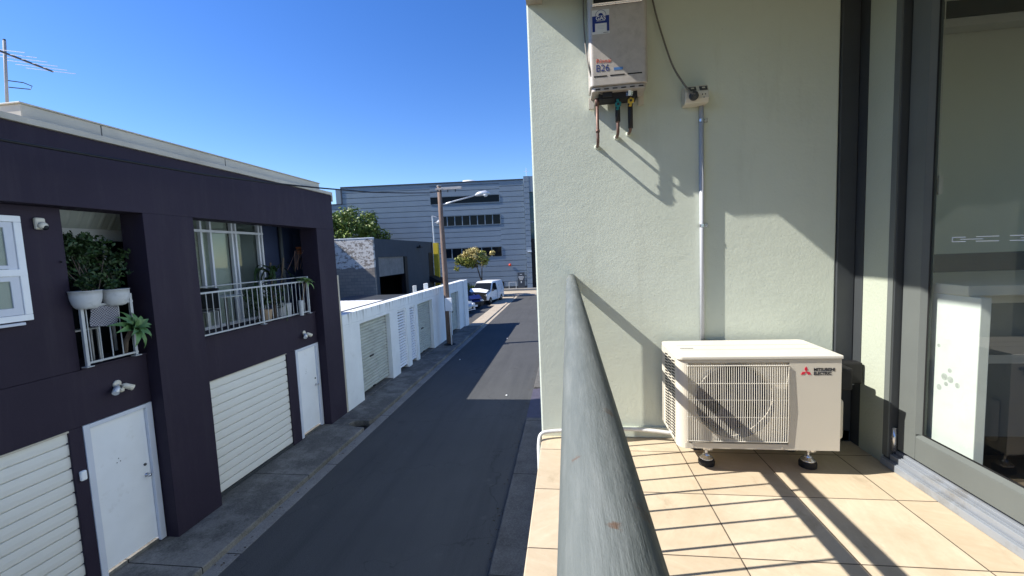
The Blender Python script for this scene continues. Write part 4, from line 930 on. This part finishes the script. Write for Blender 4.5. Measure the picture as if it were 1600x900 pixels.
# rounded left corner
poly=[]
for k in range(9):
    a=math.radians(180+90*k/8); poly.append((XL+.05+.05*math.cos(a),YF+.05+.05*math.sin(a)))
poly=[(XL,YF+.05)]+poly[1:]+[(gx0+.02,YF),(gx0+.02,YF+.03),(XL+.05,YF+.035),(XL+.02,YF+.06)]
poly2=[p for i,p in enumerate(poly) if i<9]+[(gx0,YF),(gx0,YF+.03),(XL+.04,YF+.03),(XL+.012,YF+.06)]
mb.prism(poly2,'z',ZB,ZT)
mb.box(XRr-.02,XRr-.0005,YF+.031,YB,ZB,ZT)         # right side
mb.box(XL+.012,XRr-.021,YF+.031,YB,ZB-.006,ZB+.012)    # base pan
mb.box(XL+.0,XL+.02,YB-.07,YB,ZB,ZT)
mb.box(XL+.02,XRr-.02,YB-.02,YB,ZB+.013,ZT)
mb.build('casing',m_acw,ac,bevel=.0015)
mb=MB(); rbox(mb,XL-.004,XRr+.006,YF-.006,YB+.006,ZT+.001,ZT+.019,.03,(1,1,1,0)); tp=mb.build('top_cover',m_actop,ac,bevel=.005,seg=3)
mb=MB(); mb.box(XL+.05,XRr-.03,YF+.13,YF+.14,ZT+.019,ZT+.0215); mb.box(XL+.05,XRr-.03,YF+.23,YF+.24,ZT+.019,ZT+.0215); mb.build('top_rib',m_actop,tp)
mb=MB(); 
for k in range(9): mb.box(XL+.055+k*.0075,XL+.060+k*.0075,YF+.16,YF+.175,ZT+.0195,ZT+.0205)
mb.build('top_print',m_cord,tp)
# recess: back plate with round hole
fcx,fcz,fr=.800,-.783,.186
n=64; ring=[(fcx+fr*math.cos(2*PI*k/n),fcz+fr*math.sin(2*PI*k/n)) for k in range(n)]
def recthit(k):
    a=2*PI*k/n; c_,s_=math.cos(a),math.sin(a); 
    tx=((gx1 if c_>0 else gx0)-fcx)/c_ if abs(c_)>1e-6 else 1e9; tz=((gz1 if s_>0 else gz0)-fcz)/s_ if abs(s_)>1e-6 else 1e9
    q=min(tx,tz); return (fcx+c_*q,fcz+s_*q)
out=[recthit(k) for k in range(n)]
mb=MB(); yb=YF+.026
mb.add([(x,yb,z) for x,z in ring]+[(x,yb,z) for x,z in out],[(k,(k+1)%n,n+(k+1)%n,n+k) for k in range(n)])
pl=mb.build('fan_panel',m_acw,ac)
mb=MB(); mb.add([(x,YF+.014,z) for x,z in ring]+[(fcx+(x-fcx)*.985,yb+.10,fcz+(z-fcz)*.985) for x,z in ring],[(k,(k+1)%n,n+(k+1)%n,n+k) for k in range(n)])
mb.add([(fcx+(x-fcx)*1.03,YF+.024,fcz+(z-fcz)*1.03) for x,z in ring]+[(x,YF+.014,z) for x,z in ring],[(k,(k+1)%n,n+(k+1)%n,n+k) for k in range(n)])
mb.build('fan_ring',m_acw,ac,smooth=True)
mb=MB(); mb.lathe((fcx,YF+.13,fcz),[(fr*.99,0),(fr*.99,.004)],40,'y'); mb.build('fan_shroud',m_shroud,ac)
fan=MB(); fan.lathe((fcx,YF+.055,fcz),[(.03,0),(.042,.01),(.045,.06)],20,'y')
for q in range(3):
    vs=[];m_=8
    for i in range(m_+1):
        a=2*PI*q/3+i/m_*1.55
        for rr in (.043,.11,fr*.93):
            aa=a-.35*(rr/.17); vs.append((fcx+rr*math.cos(aa),YF+.065+.045*i/m_,fcz+rr*math.sin(aa)))
    fs=[]
    for i in range(m_):
        for j in range(2): o_=i*3+j; fs.append((o_,o_+1,o_+4,o_+3))
    fan.add(vs,fs)
fan.build('fan',m_fan,ac,smooth=True)
gl=MB(); nb_=46
for k in range(nb_):
    x=gx0+.006+(gx1-gx0-.012)*k/(nb_-1); gl.tube([(x,YF+.02,gz1-.004),(x,YF-.006,gz1-.016),(x,YF-.009,fcz),(x,YF-.006,gz0+.014),(x,YF+.02,gz0+.004)],.0016,5)
for z in (gz1-.014,-.682,-.765,-.852,gz0+.014): gl.tube([(gx0-.002,YF+.015,z),(gx0+.01,YF-.006,z),(gx1-.01,YF-.006,z),(gx1+.002,YF+.015,z)],.0024,5)
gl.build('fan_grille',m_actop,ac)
# left side louvres
mb=MB(); mb.box(XL+.001,XL+.014,YF+.062,YB-.0705,ZB,ZT); lv=mb.build('side_panel',m_acw,ac)
mb=MB()
for c_ in range(3):
    ya=YF+.068+c_*.074
    for k in range(26):
        z=ZB+.022+k*(ZT-ZB-.04)/26
        mb.prism([(ya,z+.006),(ya+.062,z-.002),(ya+.062,z+.0065),(ya,z+.0145)],'x',XL+.0002,XL+.0012)
mb.build('side_louvres',m_black,lv)
# screws
mb=MB()
for x in (gx0+.03,gx1-.03): mb.lathe((x,YF-.002,ZB+.012),[(.004,0),(.004,.003)],8,'y')
mb.build('screw',m_zinc,ac)
# feet
for x in (.693,1.185):
    for y in (2.245,2.44):
        mb=MB(); mb.prism([(y-.045,ZB-.006),(y+.045,ZB-.006),(y+.03,ZB-.045),(y-.03,ZB-.045)],'x',x-.022,x+.022)
        mb.tube([(x,y,ZB-.045),(x,y,-1.12)],.008,8); mb.lathe((x,y,-1.118),[(.034,0),(.034,.006),(.018,.02),(.015,.028)],16); mb.lathe((x,y-.03,ZB-.03),[(.011,-.012),(.011,.012)],6,'y')
        ft=mb.build('foot',m_zinc,ac,bevel=.002)
        mb=MB(); mb.lathe((x,y,-1.149),[(.040,0),(.041,.02),(.036,.031)],20); mb.build('rubber_pad',m_dark,ft,smooth=False)
# emblem and lettering
em=MB(); ex,ez,es=1.1155,-.6265,.0165
def rh(cx_,cz_,ang):
    # rhombus: long diagonal pointing outward
    a=math.radians(ang); d1=(math.cos(a),math.sin(a)); d2=(-d1[1],d1[0]); L=es; Wd=es*.577
    P=[(cx_,cz_),(cx_+d1[0]*L*.5+d2[0]*Wd*.5,cz_+d1[1]*L*.5+d2[1]*Wd*.5),(cx_+d1[0]*L,cz_+d1[1]*L),(cx_+d1[0]*L*.5-d2[0]*Wd*.5,cz_+d1[1]*L*.5-d2[1]*Wd*.5)]
    em.prism(P,'y',YF-.0012,YF-.0002)
L_=es
em2=[(90,),(210,),(330,)]
for a_, in em2: 
    a=math.radians(a_); d1=(math.cos(a),math.sin(a)); Lr=.0265
    d2=(-d1[1],d1[0]); Wd=Lr*.577
    P=[(ex,ez),(ex+d1[0]*Lr*.5+d2[0]*Wd*.5,ez+d1[1]*Lr*.5+d2[1]*Wd*.5),(ex+d1[0]*Lr,ez+d1[1]*Lr),(ex+d1[0]*Lr*.5-d2[0]*Wd*.5,ez+d1[1]*Lr*.5-d2[1]*Wd*.5)]
    em.prism(P,'y',YF-.0012,YF-.0002)
em.build('emblem',m_red,ac)
text('MITSUBISHI','lettering',m_ink,ac,(1.149,YF-.0008,-.6225),.0205,off=.0006,sx=.90)
text('ELECTRIC','lettering',m_ink,ac,(1.149,YF-.0008,-.6415),.0205,off=.0006,sx=.88)
# right service cover and valves
mb=MB(); mb.box(XRr,XRr+.035,YF+.03,YB-.08,-.975,-.775); mb.build('service_cover',m_acw,ac,bevel=.015,seg=3)
mb=MB(); mb.tube([(XRr+.035,2.30,-.84),(XRr+.075,2.30,-.845)],.011,8); mb.tube([(XRr+.05,2.30,-.87),(XRr+.05,2.30,-.80)],.008,8); mb.build('valve',m_zinc,ac)
mb=MB(); mb.box(XRr,XRr+.012,YF+.02,YF+.04,-.635,-.61); mb.build('side_clip',m_acw,ac)
lg=MB(); lg.box(1.325,1.44,2.33,2.50,-.785,-.665); lg.box(1.441,1.555,2.44,2.50,-.785,-.665); lg.tube([(1.33,2.42,-.80),(1.32,2.41,-.86),(1.315,2.40,-.90)],[.05,.04,.03],10)
tag(lg.build('pipe_lagging',m_black,None,bevel=.015),'black lagged pipe bundle running from the air conditioner into the corner','pipe')

# ---- gas water heater
ht=thing('water_heater','wall mounted champagne grey gas water heater with a blue gas sticker','water heater',(.29,2.47,.82))
hx0,hx1,hy0,hy1=.148,.452,2.388,2.54
mb=MB(); rbox(mb,hx0,hx1,hy0,hy1,.87,1.40,.022); mb.build('casing',m_heater,ht,bevel=.004)
mb=MB(); rbox(mb,hx0+.01,hx1-.01,hy0+.012,hy1,.846,.869,.02); mb.build('skirt',m_heater,ht,bevel=.003)
mb=MB()
for k in range(6): mb.box(hx0+.03+k*.045,hx0+.055+k*.045,hy0+.009,hy0+.0121,.853,.858)
for x_a,x_b in ((.170,.238),(.255,.330),(.345,.420)): mb.box(x_a,x_b,hy0-.0012,hy0-.0002,.915,.921)
mb.build('vent_slot',m_black,ht)
mb=MB(); mb.box(hx0,hx0+.03,hy1-.01,hy1+.012,.80,.86); mb.box(hx1-.03,hx1,hy1-.01,hy1+.012,.80,.86); mb.build('bracket',m_acw,ht)
mb=MB(); mb.box(hx0+.05,hx1-.05,hy0+.05,hy1-.01,.815,.846); mb.box(hx0+.07,hx0+.12,hy0+.03,hy0+.05,.822,.845); mb.build('valve_block',m_lag,ht)
mb=MB(); mb.lathe((.25,hy0+.06,.825),[(.02,0),(.024,.02)],10); mb.lathe((.36,hy0+.06,.82),[(.02,0),(.026,.03)],10); mb.build('union',m_zinc,ht)
# exhaust louvre
mb=MB(); mb.box(.166,.430,hy0-.010,hy0-.0002,1.272,1.34); ex_=mb.build('exhaust_rim',m_zinc,ht,bevel=.008,seg=3)
mb=MB(); mb.box(.176,.420,hy0-.0115,hy0-.0105,1.285,1.33); mb.build('exhaust_slot',m_black,ex_)
mb=MB(); mb.tube([(.17,hy0-.012,1.281),(.426,hy0-.012,1.281)],.004,6); mb.build('exhaust_lip',m_zinc,ex_)
# sticker
mb=MB(); mb.box(.167,.257,hy0-.0012,hy0-.0002,1.134,1.256); stk=mb.build('gas_sticker',m_paper,ht)
mb=MB(); mb.box(.168,.256,hy0-.0020,hy0-.00121,1.188,1.225); mb.box(.168,.182,hy0-.0019,hy0-.00121,1.146,1.1879); mb.box(.243,.256,hy0-.0019,hy0-.00121,1.146,1.1879); 
arc=[]
mb2=MB()
for rr,r2 in ((.0285,.0265),(.0125,.0)):
    vs=[]; nn=20
    for k in range(nn+1):
        a=PI*k/nn; vs += [(.2125+rr*math.cos(a),hy0-.0021,1.2265+rr*math.sin(a)),(.2125+r2*math.cos(a),hy0-.0021,1.2265+r2*math.sin(a))]
    mb2.add(vs,[(2*k,2*k+1,2*k+3,2*k+2) for k in range(nn)])
mb.build('sticker_print',m_navyink,stk); mb2.build('sticker_arch',m_navyink,stk)
text('GAS','lettering',m_paper,stk,(.2125,hy0-.0024,1.2040),.0285,off=.0006,sx=.98,align='CENTER')
mb=MB(); mb.box(.19,.235,hy0-.0024,hy0-.00201,1.199,1.2005); mb.build('sticker_line',m_paper,stk)
mb=MB()
for k in range(3): mb.box(.195,.230,hy0-.0016,hy0-.00121,1.160+.007*k,1.1615+.007*k)
mb.build('sticker_smallprint',m_conduit,stk)
mb=MB()
for k in range(8): mb.box(.225+k*.0034,.2272+k*.0034,hy0-.0016,hy0-.00121,1.138,1.1415)
mb.build('sticker_code',m_ink,stk)
text('Rinnai','lettering',m_redprint,ht,(.183,hy0-.001,.986),.031,off=-.0003,sx=1.05)
text('B26','lettering',m_navyink,ht,(.180,hy0-.001,.943),.051,off=-.0006,sx=.92)
mb=MB(); mb.box(.275,.322,hy0-.0012,hy0-.0002,.943,.957); mb.build('small_label',m_bluelab,ht)
# pipes
def pipe(x,zb,up,lab):
    p=thing('water_pipe',lab,'pipe',(x,2.47,zb),'pipes under the water heater')
    mb=MB(); y=2.475; top=.835
    lag=up is not None
    mb.tube([(x,WY+.005,zb),(x,y+.02,zb),(x,y+.005,zb+.008),(x,y,zb+.03),(x,y,top)],.0085,10); 
    mb.lathe((x,y,zb+.06),[(.011,0),(.012,.008),(.011,.016)],10)
    if not lag: mb.lathe((x,y,.795),[(.012,0),(.013,.03),(.010,.04)],10)
    mb.build('tube',m_copper,p,smooth=True)
    mb=MB(); mb.lathe((x,WY-.012,zb),[(.015,.012),(.011,.0)],12,'y'); mb.build('wall_flange',m_sage,p)
    if lag:
        mb=MB(); zz=.70 if up is m_teal else .66
        mb.tube([(x,y,zz),(x,y,top)],.0135,10); mb.build('lagging',m_lag,p,smooth=True)
        mb=MB(); z=.787 if up is m_teal else .80
        mb.prism([(x-.012,z-.028),(x+.004,z-.030),(x+.006,z-.014),(x+.017,z-.008),(x+.017,z+.010),(x+.006,z+.014),(x+.006,z+.028),(x-.010,z+.028),(x-.006,z+.013),(x-.016,z+.008),(x-.016,z-.010),(x-.006,z-.014)],'y',y-.028,y-.016)
        vv=mb.build('valve_handle',up,p,bevel=.002)
        mb=MB(); mb.lathe((x,y-.030,z),[(.007,0),(.007,.014)],8,'y'); mb.build('valve_screw',m_ink,vv)
pipe(.190,.590,None,'bare copper pipe, leftmost under the water heater')
pipe(.301,.636,m_teal,'copper pipe with teal valve handle under the water heater')
pipe(.369,.650,m_yellow,'black lagged pipe with yellow valve handle under the water heater')
# cords
def cv(pts,r,n=6):
    P=[Vector(p) for p in pts]; out=[]
    for i in range(len(P)-1):
        p0=P[max(i-1,0)];p1=P[i];p2=P[i+1];p3=P[min(i+2,len(P)-1)]
        for k in range(6):
            s=k/6; out.append(.5*((2*p1)+(p2-p0)*s+(2*p0-5*p1+4*p2-p3)*s*s+(3*p1-p0-3*p2+p3)*s**3))
    out.append(P[-1]); return MB().tube(out,r,n)
tag(cv([(.135,2.50,1.43),(.128,2.47,1.30),(.130,2.45,1.15),(.140,2.40,1.0),(.165,2.40,.90),(.20,2.42,.845),(.24,2.44,.84)],.0045).build('controller_cable',m_cord,None,smooth=True),'grey cable hanging down the left side of the water heater','cable')
# outlet
ot=thing('power_outlet','weatherproof double power outlet on the sage wall above the conduit','power outlet',(.72,2.55,.77))
mb=MB(); mb.prism([(WY-.0005,.768),(WY-.075,.768),(WY-.085,.79),(WY-.082,.826),(WY-.055,.868),(WY-.0005,.868)],'x',.660,.785); mb.build('housing',m_ivory,ot,bevel=.006,seg=3)
for x in (.700,.757):
    mb=MB(); v=[(x-.020,WY-.0800,.832),(x+.020,WY-.0800,.832),(x+.020,WY-.0640,.857),(x-.020,WY-.0640,.857)]; dn=Vector((0,-.84,.54))*.0015
    mb.add(v+[tuple(Vector(q)+dn) for q in v],[(0,1,2,3),(4,5,6,7),(0,1,5,4),(1,2,6,5),(2,3,7,6),(3,0,4,7)]); s_=mb.build('switch',m_darkgrey,ot)
    mb=MB(); v=[(x-.008,WY-.078,.840),(x+.008,WY-.078,.840),(x+.008,WY-.070,.850),(x-.008,WY-.070,.850)]; dn=Vector((0,-.84,.54))*.003
    mb.add([tuple(Vector(q)+dn) for q in v],[(0,1,2,3)]); mb.build('rocker',m_ivory,s_)
mb=MB()
for dx,dz in ((-.008,.012),(.008,.012),(0,-.004)): mb.box(.757+dx-.002,.757+dx+.002,WY-.0862,WY-.083,.797+dz-.003,.797+dz+.003)
mb.build('socket',m_black,ot)
pg=thing('power_plug','grey round plug with a hanging cord in the left socket of the outlet','plug',(.703,2.46,.80))
mb=MB(); mb.lathe((.703,WY-.085,.802),[(.024,0),(.024,-.012),(.019,-.016),(.017,-.03),(.012,-.036)],18,'y'); mb.build('plug_body',m_darkgrey,pg,smooth=False)
cv([(.703,2.44,.802),(.68,2.445,.815),(.64,2.46,.88),(.595,2.49,.99),(.545,2.51,1.17),(.51,2.52,1.32),(.49,2.52,1.43)],.0052).build('cord',m_cord,pg,smooth=True)
cd=thing('conduit','grey plastic conduit running down the sage wall from the outlet','conduit',(.764,2.54,-.2))
mb=MB(); mb.tube([(.764,WY-.016,.77),(.764,WY-.016,-.62)],.0125,12); mb.build('tube',m_conduit,cd,smooth=True)
for z in (.69,.108):
    mb=MB(); mb.tube([(.764,WY-.016,z-.008),(.764,WY-.016,z+.008)],.0145,12); mb.box(.776,.800,WY-.006,WY-.0005,z-.010,z+.010); cl_=mb.build('saddle_clip',m_zinc,cd)
    mb=MB(); mb.lathe((.790,WY-.012,z),[(.006,0),(.006,.007)],10,'y'); mb.build('screw',m_galv,cl_)
# drain hose along skirting and over the edge
tag(cv([(.60,2.50,-1.10),(.35,2.52,-1.085),(.0,2.525,-1.10),(-.12,2.52,-1.105),(-.19,2.50,-1.115),(-.205,2.47,-1.16),(-.205,2.44,-1.24),(-.205,2.43,-1.5)],.0115,10).build('drain_hose',m_pvcw,None,smooth=True),'white drain hose lying along the wall foot and over the balcony edge','hose')

# ------------------------------------------------------------------ camera
cam=bpy.data.cameras.new('camera'); co=bpy.data.objects.new('camera',cam); COL.objects.link(co)
Mr=[[0.9907622882842652,0.1291332351967564,-0.041408884087184114],[-0.03010941956763587,-0.08825894538839055,-0.9956423963513352],[-0.1322252281791441,0.9876917363866867,-0.08355550793589248]]
rt,dn_,fw=(Vector(r) for r in Mr)
m4=Matrix((( rt.x,-dn_.x,-fw.x,0),(rt.y,-dn_.y,-fw.y,0),(rt.z,-dn_.z,-fw.z,0),(0,0,0,1)))
co.matrix_world=m4
cam.sensor_fit='HORIZONTAL'; cam.sensor_width=36; cam.lens=659.175/1600*36; cam.clip_start=.02; cam.clip_end=2000
S.camera=co

# ------------------------------------------------------------------ light
sd=Vector((.977,.213,-.905)).normalized()
sl_=bpy.data.lights.new('sun','SUN'); sl_.energy=5.0; sl_.angle=math.radians(.5); sl_.color=(1,.955,.88)
so=bpy.data.objects.new('sun',sl_); COL.objects.link(so); so.rotation_euler=sd.to_track_quat('-Z','Y').to_euler(); so.location=(-30,-8,30)
w_=bpy.data.worlds.new('World'); S.world=w_; w_.use_nodes=True; t=w_.node_tree
sk=t.nodes.new('ShaderNodeTexSky'); sk.sky_type='NISHITA'; sk.sun_disc=False; sk.sun_elevation=math.asin(-sd.z); sk.sun_rotation=math.atan2(-sd.x,-sd.y)
sk.air_density=1.0; sk.dust_density=.1; sk.ozone_density=3.0
hs=t.nodes.new('ShaderNodeHueSaturation'); hs.inputs['Saturation'].default_value=1.3; hs.inputs['Hue'].default_value=.515; t.links.new(sk.outputs[0],hs.inputs['Color']); t.links.new(hs.outputs[0],t.nodes['Background'].inputs[0]); t.nodes['Background'].inputs[1].default_value=.12
S.view_settings.view_transform='Standard'; S.view_settings.look='None'; S.view_settings.exposure=.82; S.view_settings.gamma=1; S.view_settings.use_curve_mapping=False
S.cycles.max_bounces=8; S.cycles.caustics_reflective=False; S.cycles.transparent_max_bounces=12
